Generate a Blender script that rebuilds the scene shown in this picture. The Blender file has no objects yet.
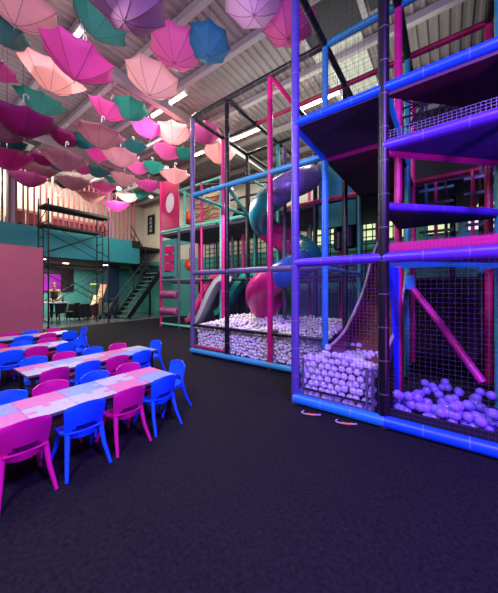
import bpy, math, random
from mathutils import Vector, Matrix
rnd = random.Random(7)
PI = math.pi
scn = bpy.context.scene
C = bpy.data.collections.new('scene'); scn.collection.children.link(C)
H = 1.5; FPX = 271.0; TH = math.radians(36.2)
FW = Vector((-math.sin(TH), math.cos(TH), 0)); RT = Vector((math.cos(TH), math.sin(TH), 0)); CAM = Vector((0, 0, H))
def at(px, py, d):
    """a measured point of the hall: d metres in front of the station point"""
    return CAM + FW*d + RT*((px-249)/FPX*d) + Vector((0, 0, (289-py)/FPX*d))

# ------------------------------------------------------------------ materials
def srgb(h):
    h = h.lstrip('#'); v = [int(h[i:i+2], 16)/255 for i in (0, 2, 4)]
    return tuple(c/12.92 if c <= .04045 else ((c+.055)/1.055)**2.4 for c in v)
MATS = {}
def mat(name, col, rough=.5, metal=0, emit=0, noise=0, nscale=8, bump=0, trans=0, alpha=1, spec=.5, transmission=0, ecol=None, seams=False):
    if name in MATS: return MATS[name]
    m = bpy.data.materials.new(name); m.use_nodes = True; nt = m.node_tree; N = nt.nodes; L = nt.links
    b = N['Principled BSDF']; out = N['Material Output']
    c = srgb(col) if isinstance(col, str) else col
    b.inputs['Base Color'].default_value = (*c, 1); b.inputs['Roughness'].default_value = rough
    b.inputs['Metallic'].default_value = metal; b.inputs['Alpha'].default_value = alpha
    b.inputs['Specular IOR Level'].default_value = spec; b.inputs['Transmission Weight'].default_value = transmission
    colsock = None
    tc = N.new('ShaderNodeTexCoord')
    if noise or bump:
        nz = N.new('ShaderNodeTexNoise'); nz.inputs['Scale'].default_value = nscale; nz.inputs['Detail'].default_value = 6
        L.new(tc.outputs['Object'], nz.inputs['Vector'])
        if noise:
            mx = N.new('ShaderNodeMix'); mx.data_type = 'RGBA'
            mr = N.new('ShaderNodeMapRange'); mr.inputs['From Min'].default_value = .3; mr.inputs['From Max'].default_value = .7
            L.new(nz.outputs['Fac'], mr.inputs['Value']); L.new(mr.outputs['Result'], mx.inputs['Factor'])
            mx.inputs[6].default_value = (*[x*(1-noise) for x in c], 1); mx.inputs[7].default_value = (*[min(1, x*(1+noise)) for x in c], 1)
            L.new(mx.outputs[2], b.inputs['Base Color']); colsock = mx.outputs[2]
        if bump:
            bp = N.new('ShaderNodeBump'); bp.inputs['Strength'].default_value = bump; bp.inputs['Distance'].default_value = .01
            L.new(nz.outputs['Fac'], bp.inputs['Height']); L.new(bp.outputs['Normal'], b.inputs['Normal'])
    if seams:   # tape bands along a foam sleeve, and its pipe wrap
        sp = N.new('ShaderNodeSeparateXYZ'); L.new(tc.outputs['UV'], sp.inputs[0])
        mm = N.new('ShaderNodeMath'); mm.operation = 'MODULO'; mm.inputs[1].default_value = .36; L.new(sp.outputs['Y'], mm.inputs[0])
        lt = N.new('ShaderNodeMath'); lt.operation = 'LESS_THAN'; lt.inputs[1].default_value = .012; L.new(mm.outputs[0], lt.inputs[0])
        mx = N.new('ShaderNodeMix'); mx.data_type = 'RGBA'; L.new(lt.outputs[0], mx.inputs['Factor'])
        mx.inputs[6].default_value = (*c, 1); mx.inputs[7].default_value = (*[x*.7+.1 for x in c], 1)
        L.new(mx.outputs[2], b.inputs['Base Color'])
    if emit:
        b.inputs['Emission Color'].default_value = (*(srgb(ecol) if ecol else c), 1); b.inputs['Emission Strength'].default_value = emit
    if trans:
        tl = N.new('ShaderNodeBsdfTranslucent'); ms = N.new('ShaderNodeMixShader'); ms.inputs[0].default_value = trans
        tl.inputs['Color'].default_value = (*c, 1)
        L.new(b.outputs[0], ms.inputs[1]); L.new(tl.outputs[0], ms.inputs[2]); L.new(ms.outputs[0], out.inputs['Surface'])
    MATS[name] = m
    return m
def foam(name, col, **k): return mat('foam_'+name, col, rough=.38, seams=True, **k)
F = dict(violet=foam('violet', '#5548a0'), black=foam('black', '#14121a'), blue=foam('blue', '#1c6fe8', emit=.22, ecol='#1a7cff'), sky=foam('sky', '#3c9fc4'),
         magenta=foam('magenta', '#d81478'), teal=foam('teal', '#2f9c92'), mint=foam('mint', '#5cc9ae'), crimson=foam('crimson', '#b01a4c'),
         grey=foam('grey', '#5d5c6c'), plum=foam('plum', '#6a5a86'), purple=foam('purple', '#5a35c8'), uvblue=foam('uvblue', '#1150ff', emit=.16, ecol='#0a48ff'), hotpink=foam('hotpink', '#e020a0'))
m_net = mat('net_cord', '#4a4470', rough=.8)
m_netdark = mat('net_cord_dark', '#1a1620', rough=.9)
m_deck = mat('deck_vinyl', '#3a3648', rough=.7, noise=.2)
m_deckred = mat('deck_vinyl_plum', '#4a1a38', rough=.6, noise=.2)
m_slot = mat('slot_dark', '#200018', rough=.8)

# ------------------------------------------------------------------ mesh helpers
class MB:
    def __init__(s): s.v = []; s.f = []; s.uv = []; s.mi = []
    def face(s, idx, uv=None, mi=0): s.f.append(idx); s.uv.append(uv or [(0, .2)]*len(idx)); s.mi.append(mi)
    def box(s, x0, x1, y0, y1, z0, z1, mi=0, M=None):
        n = len(s.v)
        P = [(x0,y0,z0),(x1,y0,z0),(x1,y1,z0),(x0,y1,z0),(x0,y0,z1),(x1,y0,z1),(x1,y1,z1),(x0,y1,z1)]
        if M: P = [tuple(M @ Vector(p)) for p in P]
        s.v += P
        for q in ((0,3,2,1),(4,5,6,7),(0,1,5,4),(1,2,6,5),(2,3,7,6),(3,0,4,7)): s.face([n+i for i in q], mi=mi)
        return s
    def beam(s, a, b, w, h=None, mi=0):
        a = Vector(a); b = Vector(b); h = h or w; d = (b-a); L = d.length
        q = d.to_track_quat('Y', 'Z').to_matrix().to_4x4(); q.translation = a
        return s.box(-w/2, w/2, 0, L, -h/2, h/2, mi, q)
    def tube(s, pts, r, n=12, cap=True, mi=0, closed=False):
        pts = [Vector(p) for p in pts]; m = len(pts); rs = r if isinstance(r, (list, tuple)) else [r]*m
        t0 = (pts[1]-pts[0]).normalized(); up = Vector((0,0,1)) if abs(t0.z) < .9 else Vector((1,0,0))
        u = t0.cross(up).normalized(); base = len(s.v); dist = 0; ds = []
        for i, p in enumerate(pts):
            t = ((pts[min(i+1, m-1)]-pts[max(i-1, 0)])).normalized()
            u = (u-t*u.dot(t)).normalized(); w = t.cross(u)
            if i: dist += (p-pts[i-1]).length
            ds.append(dist)
            for k in range(n):
                a = 2*PI*k/n; s.v.append(tuple(p+(u*math.cos(a)+w*math.sin(a))*rs[i]))
        for i in range(m-1):
            for k in range(n):
                k2 = (k+1) % n
                s.face([base+i*n+k, base+i*n+k2, base+(i+1)*n+k2, base+(i+1)*n+k], [(k/n, ds[i]),((k+1)/n, ds[i]),((k+1)/n, ds[i+1]),(k/n, ds[i+1])], mi)
        if cap:
            s.face([base+k for k in range(n)][::-1], mi=mi); s.face([base+(m-1)*n+k for k in range(n)], mi=mi)
        return s
    def grid(s, rows, mi=0, closed=False):
        """rows: list of lists of points, joined into quads"""
        n = len(s.v); c = len(rows[0])
        for r in rows: s.v += [tuple(p) for p in r]
        for i in range(len(rows)-1):
            for j in range(c if closed else c-1):
                k = (j+1) % c
                s.face([n+i*c+j, n+i*c+k, n+(i+1)*c+k, n+(i+1)*c+j], mi=mi)
        return s
    def shell(s, rows, thick, skip=(), mi=0):
        """a sheet with thickness; skip = cells (i,j) left open as holes"""
        R = len(rows); K = len(rows[0]); P = [[Vector(p) for p in r] for r in rows]; top = {}; bot = {}
        for i in range(R):
            for j in range(K):
                a = P[min(i+1,R-1)][j]-P[max(i-1,0)][j]; b = P[i][min(j+1,K-1)]-P[i][max(j-1,0)]
                nn = a.cross(b).normalized()
                top[i,j] = len(s.v); s.v.append(tuple(P[i][j]+nn*thick/2)); bot[i,j] = len(s.v); s.v.append(tuple(P[i][j]-nn*thick/2))
        cells = {(i,j) for i in range(R-1) for j in range(K-1)}-set(skip)
        for (i,j) in cells:
            s.face([top[i,j],top[i+1,j],top[i+1,j+1],top[i,j+1]], mi=mi); s.face([bot[i,j],bot[i,j+1],bot[i+1,j+1],bot[i+1,j]], mi=mi)
            for (di,dj,a,b) in ((-1,0,(i,j),(i,j+1)),(1,0,(i+1,j+1),(i+1,j)),(0,-1,(i+1,j),(i,j)),(0,1,(i,j+1),(i+1,j+1))):
                if (i+di,j+dj) not in cells: s.face([top[a],top[b],bot[b],bot[a]], mi=mi)
        return s
    def prism(s, poly, z0, z1, mi=0, sides=True):
        n = len(s.v); k = len(poly)
        s.v += [(x,y,z0) for x,y in poly]+[(x,y,z1) for x,y in poly]
        s.face([n+i for i in range(k)][::-1], mi=mi); s.face([n+k+i for i in range(k)], mi=mi)
        if sides:
            for i in range(k): j = (i+1) % k; s.face([n+i,n+j,n+k+j,n+k+i], mi=mi)
        return s
    def mesh(s, name, mats, smooth=False):
        me = bpy.data.meshes.new(name); me.from_pydata([tuple(v) for v in s.v], [], s.f)
        uvl = me.uv_layers.new(name='UVMap'); flat = [c for f in s.uv for uv in f for c in uv]
        uvl.data.foreach_set('uv', flat)
        for m in (mats if isinstance(mats, (list, tuple)) else [mats]): me.materials.append(m)
        me.polygons.foreach_set('material_index', s.mi)
        if smooth: me.polygons.foreach_set('use_smooth', [True]*len(s.f))
        me.update(); return me
    def obj(s, name, mats, parent=None, smooth=False, kind=None, angle=None):
        o = bpy.data.objects.new(name, s.mesh(name, mats, smooth)); C.objects.link(o)
        if smooth and angle is None: angle = 40
        if smooth:
            o.data.set_sharp_from_angle(angle=math.radians(angle))
        if parent: o.parent = parent
        if kind: o['kind'] = kind
        return o
def tag(o, label, cat, group=None, kind=None):
    o['label'] = label; o['category'] = cat
    if group: o['group'] = group
    if kind: o['kind'] = kind
    return o
def thing(name, label, cat, loc=(0,0,0), rz=0, group=None):
    o = bpy.data.objects.new(name, None); C.objects.link(o); o.location = loc; o.rotation_euler = (0,0,rz); o.empty_display_size = .1
    return tag(o, label, cat, group)
def dup(root, loc=None, rz=None, label=None, group=None, mats=None):
    r = root.copy(); C.objects.link(r)
    if loc is not None: r.location = loc
    if rz is not None: r.rotation_euler = (0,0,rz)
    if label: r['label'] = label
    if group: r['group'] = group
    for ch in root.children:
        c = ch.copy(); C.objects.link(c); c.parent = r
        for g in ch.children:
            d = g.copy(); C.objects.link(d); d.parent = c
    return r
def struct(name, mb, m, smooth=False): return mb.obj(name, m, None, smooth, 'structure')

# ------------------------------------------------------------------ the hall
ZR = 6.7
m_rubber = mat('rubber_floor', '#151419', rough=.85, noise=.7, nscale=38, bump=.6, spec=.2)
struct('floor', MB().box(-12.05, 9, -6, 10.2, -.1, 0), m_rubber)
struct('floor.001', MB().box(-18, -12.05, -6, 10.2, -.1, 0.0), mat('polished_concrete', '#6c6f70', rough=.25, noise=.15, nscale=2))
m_teal = mat('teal_paint', '#1f7f84', rough=.55, noise=.12, nscale=1.2)
m_mint = mat('mint_paint', '#4fa596', rough=.6, noise=.08, nscale=2)
m_cream = mat('cream_paint', '#cfc8b4', rough=.7, noise=.05, nscale=2)
m_pinkwall = mat('pink_paint', '#b05a72', rough=.7, noise=.07, nscale=2)
m_dark = mat('dark_steel', '#1b1c1e', rough=.45, metal=.3)
m_black = mat('matt_black', '#101012', rough=.7)
m_white = mat('white_plastic', '#e6e2ea', rough=.35)
# back wall: teal below, cream above, with a row of windows left open
wb = MB(); WX = [(-4.2,-2.9),(-2.4,-1.1),(-.6,.25),(.45,1.3),(1.8,3.0)]
wb.box(-18, 9, 10, 10.2, 0, 3.15, 0)
xs = [-18]+[v for w in WX for v in w]+[9]
for i in range(0, len(xs), 2): wb.box(xs[i], xs[i+1], 10, 10.2, 3.15, 3.95, 0 if xs[i] > -13.5 else 1)
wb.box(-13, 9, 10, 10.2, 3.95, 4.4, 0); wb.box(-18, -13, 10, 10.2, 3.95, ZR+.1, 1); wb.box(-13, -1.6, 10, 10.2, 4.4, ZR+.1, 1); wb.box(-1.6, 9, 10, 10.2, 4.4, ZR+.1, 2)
struct('wall_back', wb, [m_mint, m_cream, mat('cream_in_shade', '#2c2a34', rough=.8)])  # right upper part of the cream darkened to paint in shade
m_pane = mat('night_window_glass', '#d9d8a0', rough=.2, emit=1.1, ecol='#d6dca8')
for i, (a, b) in enumerate(WX):
    w = bpy.data.objects.new('window_%d' % (i+1), None); C.objects.link(w); w['kind'] = 'structure'
    MB().box(a, b, 10.08, 10.1, 3.15, 3.95).obj('pane', m_pane, w)
    f = MB()
    for z in (3.15, 3.55, 3.91): f.box(a, b, 9.97, 10.03, z, z+.04)
    k = max(2, round((b-a)/.3))
    for j in range(k+1): x = a+(b-a-.04)*j/k; f.box(x, x+.035, 9.97, 10.03, 3.15, 3.95)
    f.obj('frame', F['teal'], w)
struct('wall_left', MB().box(-17.7, -17.5, -6, 10, 0, 2.9), m_mint)
struct('wall_upper_left', MB().box(-15.8, -15.6, -6, 10, 3.9, ZR), m_cream)
struct('wall_right', MB().box(9, 9.2, -6, 10.2, 0, ZR), mat('dark_wall', '#2a2436', rough=.8))
# mezzanine
struct('wall_mezzanine', MB().box(-13.85, -13.7, -6, 8.5, 2.88, 4.08), m_teal)
struct('floor_mezzanine', MB().box(-17.5, -13.86, -6, 8.5, 3.7, 3.9).box(-17.5, -13.86, 8.5, 9.99, 3.75, 3.9), m_dark)
struct('ceiling_mezzanine', MB().box(-15.4, -13.86, -6, 9.9, 2.84, 2.9, 0).box(-17.5, -15.4, -6, 9.9, 2.84, 2.9, 1), [mat('soffit_grey', '#34353a', rough=.7), mat('soffit_wood', '#8a6344', rough=.6, noise=.2)])
# corrugated roof
rf = MB(); rows = []
x = -18.2; prof = []
while x < 9:
    prof += [(x, 0), (x+.05, 0), (x+.08, .045), (x+.15, .045)]; x += .18
def roof(x0, x1, y0, y1, m, nm):
    p = [q for q in prof if x0 <= q[0] <= x1]
    r = MB().grid([[(a, y0, ZR+b) for a, b in p], [(a, y1, ZR+b) for a, b in p]])
    return struct(nm, r, m)
m_roof = mat('roof_sheet', '#8d8184', rough=.5, metal=.2, noise=.12, nscale=1.5)
SKY = [(-12.75, -12.2, -6, 10), (-2.4, -1.45, 5.6, 9.4)]
roof(-18.2, -12.75, -6, 10.1, m_roof, 'ceiling'); roof(-12.2, -2.4, -6, 10.1, m_roof, 'ceiling.001')
roof(-2.4, -1.45, -6, 5.6, m_roof, 'ceiling.002'); roof(-1.45, 9, -6, 10.1, m_roof, 'ceiling.003')
m_skylight = mat('translucent_sheet', '#b9b8ae', rough=.4, emit=.35, ecol='#c4c8b8')
for (a,b,c,d) in SKY: struct('trim_%d' % (1 if a < -5 else 2), MB().grid([[(q[0]*1.0, c, ZR+.02+q[1]) for q in prof if a-.1 <= q[0] <= b+.1],[(q[0], d, ZR+.02+q[1]) for q in prof if a-.1 <= q[0] <= b+.1]]), m_skylight)
m_beam = mat('painted_steel', '#a39ba0', rough=.5, metal=.2)
bi = 3
for y in (-1.2, .1, 1.2, 2.3, 3.4, 4.5, 6.0, 7.6, 9.2):
    struct('trim_%d' % bi, MB().box(-17.6, 9, y-.06, y+.06, ZR-.16, ZR-.02), m_beam); bi += 1
for x in (-10.6, -6.1, 3.2):
    struct('trim_%d' % bi, MB().box(x-.09, x+.09, -6, 9.99, ZR-.42, ZR-.2), m_beam); bi += 1
# lattice truss over the middle of the hall
tr = MB().tube([(-6.1, -6, ZR-.9), (-6.1, 9.9, ZR-.9)], .045, 6) if False else MB()
for (x0,x1,y,z) in ((-9.6,-6.3,5.2,ZR-.55),):
    tr.beam((x0,y,z),(x1,y,z),.09); k = 6
    for i in range(k):
        a = x0+(x1-x0)*i/k; b = x0+(x1-x0)*(i+1)/k
        tr.beam((a,y,z),((a+b)/2,y,ZR-.2),.06); tr.beam(((a+b)/2,y,ZR-.2),(b,y,z),.06)
struct('trim_%d' % bi, tr, m_beam); bi += 1
# dark roof lights above the near play frame
struct('trim_%d' % bi, MB().box(-2.35, -1.3, 4.55, 5.5, ZR-.05, ZR-.01, 0).box(-2.45,-2.35,4.5,5.55,ZR-.08,ZR, 1).box(-1.3,-1.2,4.5,5.55,ZR-.08,ZR,1).box(-1.15, .9, 3.9, 5.4, ZR-.05, ZR-.01, 0), [mat('dark_panel', '#201c28', rough=.6), m_beam]); bi += 1

# columns on the mezzanine, slat screen
m_col = mat('lavender_column', '#b9a2bd', rough=.6)
for i, y in enumerate((3.15, 7.1)):
    o = struct('wall_column' if not i else 'wall_column.001', MB().box(-14.35, -14.1, y-.12, y+.12, 3.91, ZR-.17), m_col)
sl = thing('slat_screen', 'tall row of red-brown vertical slats above the teal balcony wall', 'screen', (-13.95, 0, 3.91))
for j, (a, b, mm) in enumerate(((-3, 3.6, '#6b4a42'), (3.6, 8.4, '#9c4a55'))):
    s = MB(); y = a
    while y < b: s.box(-.03, .03, y, y+.055, .0, ZR-4.1); y += .215
    s.obj('slats', mat('slat_%d' % j, mm, rough=.6), sl)
MB().box(-.03, .03, -3, 8.4, ZR-4.1, ZR-4.02).obj('top_rail', m_dark, sl)

# sofas upstairs
def sofa(loc, w, label):
    t = thing('booth_sofa', label, 'sofa', loc, PI/2)
    m1 = mat('sofa_red', '#7a3038', rough=.7, noise=.1); m2 = mat('sofa_pink', '#b56a72', rough=.7)
    n = max(2, int(w/.62))
    MB().box(-w/2, w/2, .0, .6, .0, .42).obj('seat_base', m1, t)
    for i in range(n):
        a = -w/2+w*i/n
        MB().box(a+.04, a+w/n-.04, -.1, .1, .42, .92).obj('back_cushion', m1, t)
    MB().box(-w/2, w/2, -.14, .0, .88, 1.0).obj('top_roll', m2, t)
    for sx in (-1, 1): MB().box(sx*w/2-.06, sx*w/2+.06, -.1, .6, .08, .7).obj('arm', m2, t)
sofa((-14.7, 3.75, 3.9), 1.0, 'short red-brown booth sofa behind the slats next to the lavender column')
sofa((-14.9, 6.0, 3.9), 2.5, 'long low red-brown booth sofa behind the pinkish slats upstairs')

# framed sign upstairs on cream wall
sg = thing('wall_sign', 'black framed vertical sign with white symbols on cream upstairs wall', 'sign', (-14.75, 9.93, 5.0))
MB().box(-.28, .28, -.02, .02, -.1, 1.0).obj('board', m_black, sg)
s = MB()
for k in range(4):
    z = .03+k*.24
    s.box(-.12, .12, -.035, -.021, z, z+.025); s.box(-.12+.1*(k%2), -.09+.1*(k%2), -.035, -.021, z, z+.14); s.box(.03, .06, -.035, -.021, z+.06, z+.17); s.box(-.05, .13, -.035, -.021, z+.1, z+.12)
s.obj('symbols', m_white, sg)
for sx in (-1, 1): MB().box(sx*.3-.02, sx*.3+.02, -.04, .02, -.14, 1.04).obj('frame', m_dark, sg)
MB().box(-.32, .32, -.04, .02, 1.0, 1.05).obj('frame', m_dark, sg)

# pink partition wall at left
pw = MB().box(-12.0, -11.5, -5, 3.42, 0, 2.95)
struct('wall_partition', pw, m_pinkwall)

# stairs
st = thing('metal_staircase', 'black steel staircase with open treads rising to the balcony landing', 'staircase', (0,0,0))
ax, bx_ = -13.6, -12.5
y0, z0, y1, z1 = 7.15, 0, 9.0, 2.45
for x in (ax, bx_): MB().beam((x, y0, z0+.1), (x, y1, z1-.05), .06, .24).obj('stringer', m_dark, st)
nst = 11
m_tread = mat('tread_plate', '#5f7470', rough=.5, metal=.3)
for i in range(nst):
    t = (i+.6)/nst; y = y0+(y1-y0)*t; z = z0+(z1-z0)*t
    MB().box(ax+.03, bx_-.03, y-.12, y+.12, z-.02, z+.025).obj('tread', m_tread, st)
MB().box(-14.8, bx_, 9.0, 9.95, 2.38, 2.5).obj('landing', m_dark, st)
MB().beam((-13.75, 9.0, 2.4), (-13.75, 8.0, 3.95), .06, .24).obj('stringer', m_dark, st); MB().beam((-14.75, 9.0, 2.4), (-14.75, 8.2, 3.7), .06, .24).obj('stringer', m_dark, st)
for i in range(5):
    t = (i+.5)/5; MB().box(-14.7, -13.8, 9.0-.9*t-.12, 9.0-.9*t+.12, 2.45+1.4*t-.02, 2.45+1.4*t+.02).obj('tread', m_tread, st)
for x in (ax,):
    for dz in (.5, .95): MB().tube([(x, y0-.1, z0+dz), (x, y1, z1+dz)], .03, 6).obj('handrail', m_dark, st)
    for t in (0, .5, 1): MB().tube([(x, y0+(y1-y0)*t, z0+(z1-z0)*t), (x, y0+(y1-y0)*t, z0+(z1-z0)*t+.97)], .028, 6).obj('baluster', m_dark, st)
for dz in (.5, .95): MB().tube([(bx_, 9.0, 2.5+dz), (bx_, 9.93, 2.5+dz)], .028, 6).obj('handrail', m_dark, st); MB().tube([(-13.75, 9.0, 2.45+dz), (-13.75, 8.0, 4.0+dz), (-13.75, 7.9, 4.3+dz)][:2], .03, 6).obj('handrail', m_dark, st)
for x in (bx_, -13.5): MB().box(x-.05, x+.05, 8.95, 9.05, 0, 2.4).obj('post', m_dark, st)
MB().box(-14.3, -13.6, 8.05, 8.5, 3.75, 4.1).obj('landing', m_dark, st)
# dark store room beside the stairs
struct('wall_store', MB().box(-15.9, -15.2, 7.5, 8.15, 0, 2.84), mat('navy_paint', '#173848', rough=.6))

# ------------------------------------------------------------------ scaffold tower
sc = thing('scaffold_tower', 'black two-level scaffold tower with planks standing before the teal balcony', 'scaffold', (-12.75, 4.93, 0))
sx, sy = .55, 1.13
m_sc = mat('scaffold_steel', '#15191c', rough=.5, metal=.4)
for x in (-sx, sx):
    for y in (-sy, sy):
        MB().tube([(x,y,.06),(x,y,4.95)], .028, 8).obj('post', m_sc, sc)
        MB().tube([(x,y,0),(x,y,.06)], .05, 8).obj('foot', m_black, sc)
for y in (-sy, sy):
    MB().tube([(0,y,.25),(0,y,4.1)], .02, 6).obj('ladder_stile', m_sc, sc)
    for k in range(11):
        z = .3+k*.36; MB().tube([(-sx,y,z),(0,y,z)], .014, 6).obj('rung', m_sc, sc)
    for z in (.25, 2.35, 4.1): MB().tube([(-sx,y,z),(sx,y,z)], .022, 6).obj('crossbar', m_sc, sc)
for x in (-sx, sx):
    for (a, b) in ((.9, 2.3), (2.9, 4.0)):
        MB().tube([(x,-sy,a),(x,sy,b)], .016, 6).obj('diagonal_brace', m_sc, sc); MB().tube([(x,-sy,b),(x,sy,a)], .016, 6).obj('diagonal_brace', m_sc, sc)
    MB().tube([(x,-sy,2.35),(x,sy,2.35)], .025, 6).obj('crossbar', m_sc, sc)
for (a,b) in ((.0,.9),): MB().tube([(-sx,-sy,4.1),(sx,-sy,4.68)], .016, 6).obj('diagonal_brace', m_sc, sc); MB().tube([(-sx,sy,4.1),(sx,sy,4.68)], .016, 6).obj('diagonal_brace', m_sc, sc)
m_plank = mat('scaffold_plank', '#2e2a24', rough=.8, noise=.2)
MB().box(-.1, sx+.03, -sy-.12, sy+.05, 4.62, 4.72).obj('plank', m_plank, sc)
MB().box(-sx, .1, -sy-.05, sy-.1, 3.98, 4.06).obj('plank', m_plank, sc)
MB().tube([(-sx,-sy,5.0-.05),(-sx,-sy,5.15)], .02, 6).obj('pin', m_sc, sc)

# ------------------------------------------------------------------ lounge under the mezzanine
# mural screen on the far wall
pm = thing('wall_screen', 'wide purple lit screen on the lounge wall behind the person', 'screen', (-17.48, 4.9, 1.4))
MB().box(0, .06, -1.5, 1.75, -.05, 1.3).obj('frame', m_black, pm)
MB().box(.06, .075, -1.45, 1.1, .0, .92).obj('picture', mat('screen_purple', '#8a1f90', rough=.3, emit=.5, noise=.5, nscale=2.0), pm)
MB().box(.06, .08, -1.45, 1.7, .96, 1.22).obj('banner', mat('banner_maroon', '#3c1030', rough=.5, noise=.7, nscale=5), pm)
def cloth_table(loc, w, d, h, label, nm='covered_table'):
    t = thing(nm, label, 'table', loc, .3)
    MB().box(-w/2, w/2, -d/2, d/2, h-.04, h).obj('tabletop', m_black, t)
    rows = []
    n = 48
    for k in range(5):
        z = h+.01-(h-.12)*k/4; r = []
        for i in range(n):
            a = 2*PI*i/n; cx = max(-1, min(1, 1.35*math.cos(a))); cy = max(-1, min(1, 1.35*math.sin(a)))
            g = 1+.08*k/4*math.sin(a*9)+.05*k
            r.append((cx*w/2*g, cy*d/2*g, z))
        rows.append(r)
    MB().grid(rows, closed=True).obj('cloth', m_black, t, True)
    for a in (-1, 1):
        for b in (-1, 1): MB().tube([(a*w*.42, b*d*.4, 0), (a*w*.42, b*d*.4, h-.04)], .02, 6).obj('leg', m_dark, t)
    return t
cloth_table((-14.45, 5.75, 0), .7, .6, .76, 'table under a black cloth in the lounge beside the dark armchair')
# bar table the person works at
bt = thing('bar_table', 'long table with a pale top in front of the person in the lounge', 'table', (-14.55, 4.6, 0), .15)
MB().box(-.35, .35, -.7, .65, .84, .9).obj('tabletop', mat('pale_top', '#c9c6c0', rough=.4), bt)
for a in (-1, 1):
    for b in (-1, 1): MB().tube([(a*.3, b*.55, 0), (a*.3, b*.55, .84)], .022, 6).obj('leg', m_dark, bt)
for i, (y, hh, c) in enumerate(((4.35, .18, '#dcd8c8'), (4.75, .12, '#c9a070'), (5.1, .26, '#3a4a40'))):
    o = MB().tube([(-14.55, y, .9), (-14.55, y, .9+hh*.6), (-14.55, y, .9+hh*.75), (-14.55, y, .9+hh)], [.04, .04, .02, .018], 10).obj('bottle', mat('bottle_%d' % i, c, rough=.2), None, True)
    tag(o, ['short cream bottle on the pale lounge table', 'tan jar on the pale lounge table before the person', 'dark green bottle on the pale lounge table'][i], 'bottle')
def lounge_chair(loc, rz, label, col):
    t = thing('lounge_chair', label, 'chair', loc, rz); m = mat('lounge_'+col.strip('#'), col, rough=.7)
    rows = [[(-.22+.44*i/6, -.2-.06*k/4+.04*abs(i-3)/3, .45+.42*k/4) for i in range(7)] for k in range(5)]
    MB().shell(rows, .03).obj('backrest', m, t, True)
    MB().box(-.22, .22, -.2, .22, .42, .47).obj('seat', m, t)
    for a in (-1, 1):
        for b in (-1, 1): MB().tube([(a*.2, b*.19, .42), (a*.23, b*.23, 0)], .012, 6).obj('leg', m_dark, t)
    return t
lounge_chair((-13.95, 4.7, 0), 1.9, 'black wire-leg chair pulled up to the pale lounge table', '#17171a')
lounge_chair((-13.9, 5.25, 0), 2.3, 'black chair between the pale table and the black-clothed table', '#141418')
arm = thing('armchair', 'dark brown tub armchair beside the black-clothed table', 'armchair', (-14.7, 6.35, 0), 2.2)
rows = []
for k in range(5):
    rows.append([(.36*math.cos(a), .34*math.sin(a), .2+.6*k/4*(1-.25*abs(math.cos(a)))) for a in [PI+PI*i/10*1.0 for i in range(11)]])
MB().shell(rows, .1).obj('backrest', mat('brown_leather', '#4a2a24', rough=.5), arm, True)
MB().tube([(0,0,.15),(0,0,.42),(0,0,.45)], [.33,.33,.28], 20).obj('seat', MATS['brown_leather'], arm, True)
for a in (0.8, 2.4, 4, 5.5): MB().tube([(.25*math.cos(a), .25*math.sin(a), 0), (.25*math.cos(a), .25*math.sin(a), .16)], .02, 6).obj('leg', m_dark, arm)
# step ladder
ld = thing('step_ladder', 'aluminium step ladder with a yellow cap leaning in the lounge', 'ladder', (-15.6, 7.0, 0), .5)
m_al = mat('aluminium', '#a8aaa8', rough=.35, metal=.7)
for a in (-1, 1):
    MB().beam((a*.26, -.35, 0), (a*.16, 0, 1.75), .03, .06).obj('rail', m_al, ld); MB().beam((a*.26, .35, 0), (a*.16, 0, 1.75), .025, .04).obj('rail', m_al, ld)
for k in range(1, 6):
    t = k/6; w = .26-.1*t; MB().box(-w, w, -.35*(1-t)-.05, -.35*(1-t)+.03, 1.75*t-.012, 1.75*t+.012).obj('step', m_al, ld)
MB().box(-.2, .2, -.1, .1, 1.74, 1.8).obj('cap', mat('ladder_yellow', '#c8c030', rough=.4), ld)
# leaning boards
b1 = MB().beam((-14.6, 6.5, .02), (-14.9, 7.15, 1.75), .38, .03).obj('leaning_board', mat('board_salmon', '#c98a6a', rough=.7, noise=.1)); tag(b1, 'salmon coloured board leaning upright right of the step ladder', 'board')
b2 = MB().beam((-14.4, 6.2, .02), (-14.75, 6.75, 1.2), .34, .02).obj('leaning_board', mat('board_cream', '#d2c890', rough=.7, noise=.35, nscale=4)); tag(b2, 'short cream and pink board leaning against the salmon board', 'board')
# folded pushchair
pc = thing('pushchair', 'folded black pushchair parked by the navy wall near the stairs', 'pushchair', (-13.9, 6.85, 0), .6)
for a in (-1, 1):
    MB().tube([(a*.2,-.25,.1),(a*.2,.1,.7),(a*.18,.3,1.0)], .018, 6).obj('frame', m_dark, pc); MB().tube([(a*.2,.3,.1),(a*.2,-.1,.65)], .018, 6).obj('frame', m_dark, pc)
    for y in (-.25, .3): MB().tube([(a*.24-.02,y,.1),(a*.24+.02,y,.1)], .1, 14).obj('wheel', m_black, pc)
MB().shell([[(-.18+.36*i/4, -.15+.3*k/4, .35+.45*k/4-.05*math.sin(PI*i/4)) for i in range(5)] for k in range(5)], .04).obj('seat', m_black, pc, True)
MB().tube([(-.18,.3,1.0),(.18,.3,1.0)], .02, 6).obj('handle', m_black, pc)
# downlights under the balcony and upstairs
m_down = mat('lamp_disc', '#fff4dc', emit=14, ecol='#ffe9c8')
def downlight(p, r, label):
    t = thing('downlight', label, 'light', p)
    MB().tube([(0,0,0),(0,0,.03)], r*1.25, 16).obj('rim', m_white, t); MB().tube([(0,0,-.008),(0,0,0)], r, 16).obj('lens', m_down, t)
for (y, x, l) in ((4.2, -14.2, 'round downlight under the balcony nearest the pink partition'), (5.6, -15.6, 'round downlight on the wooden part of the lounge ceiling'), (7.3, -15.0, 'round downlight under the balcony near the stairs')):
    downlight((x, y, 2.8), .13, l)

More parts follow.
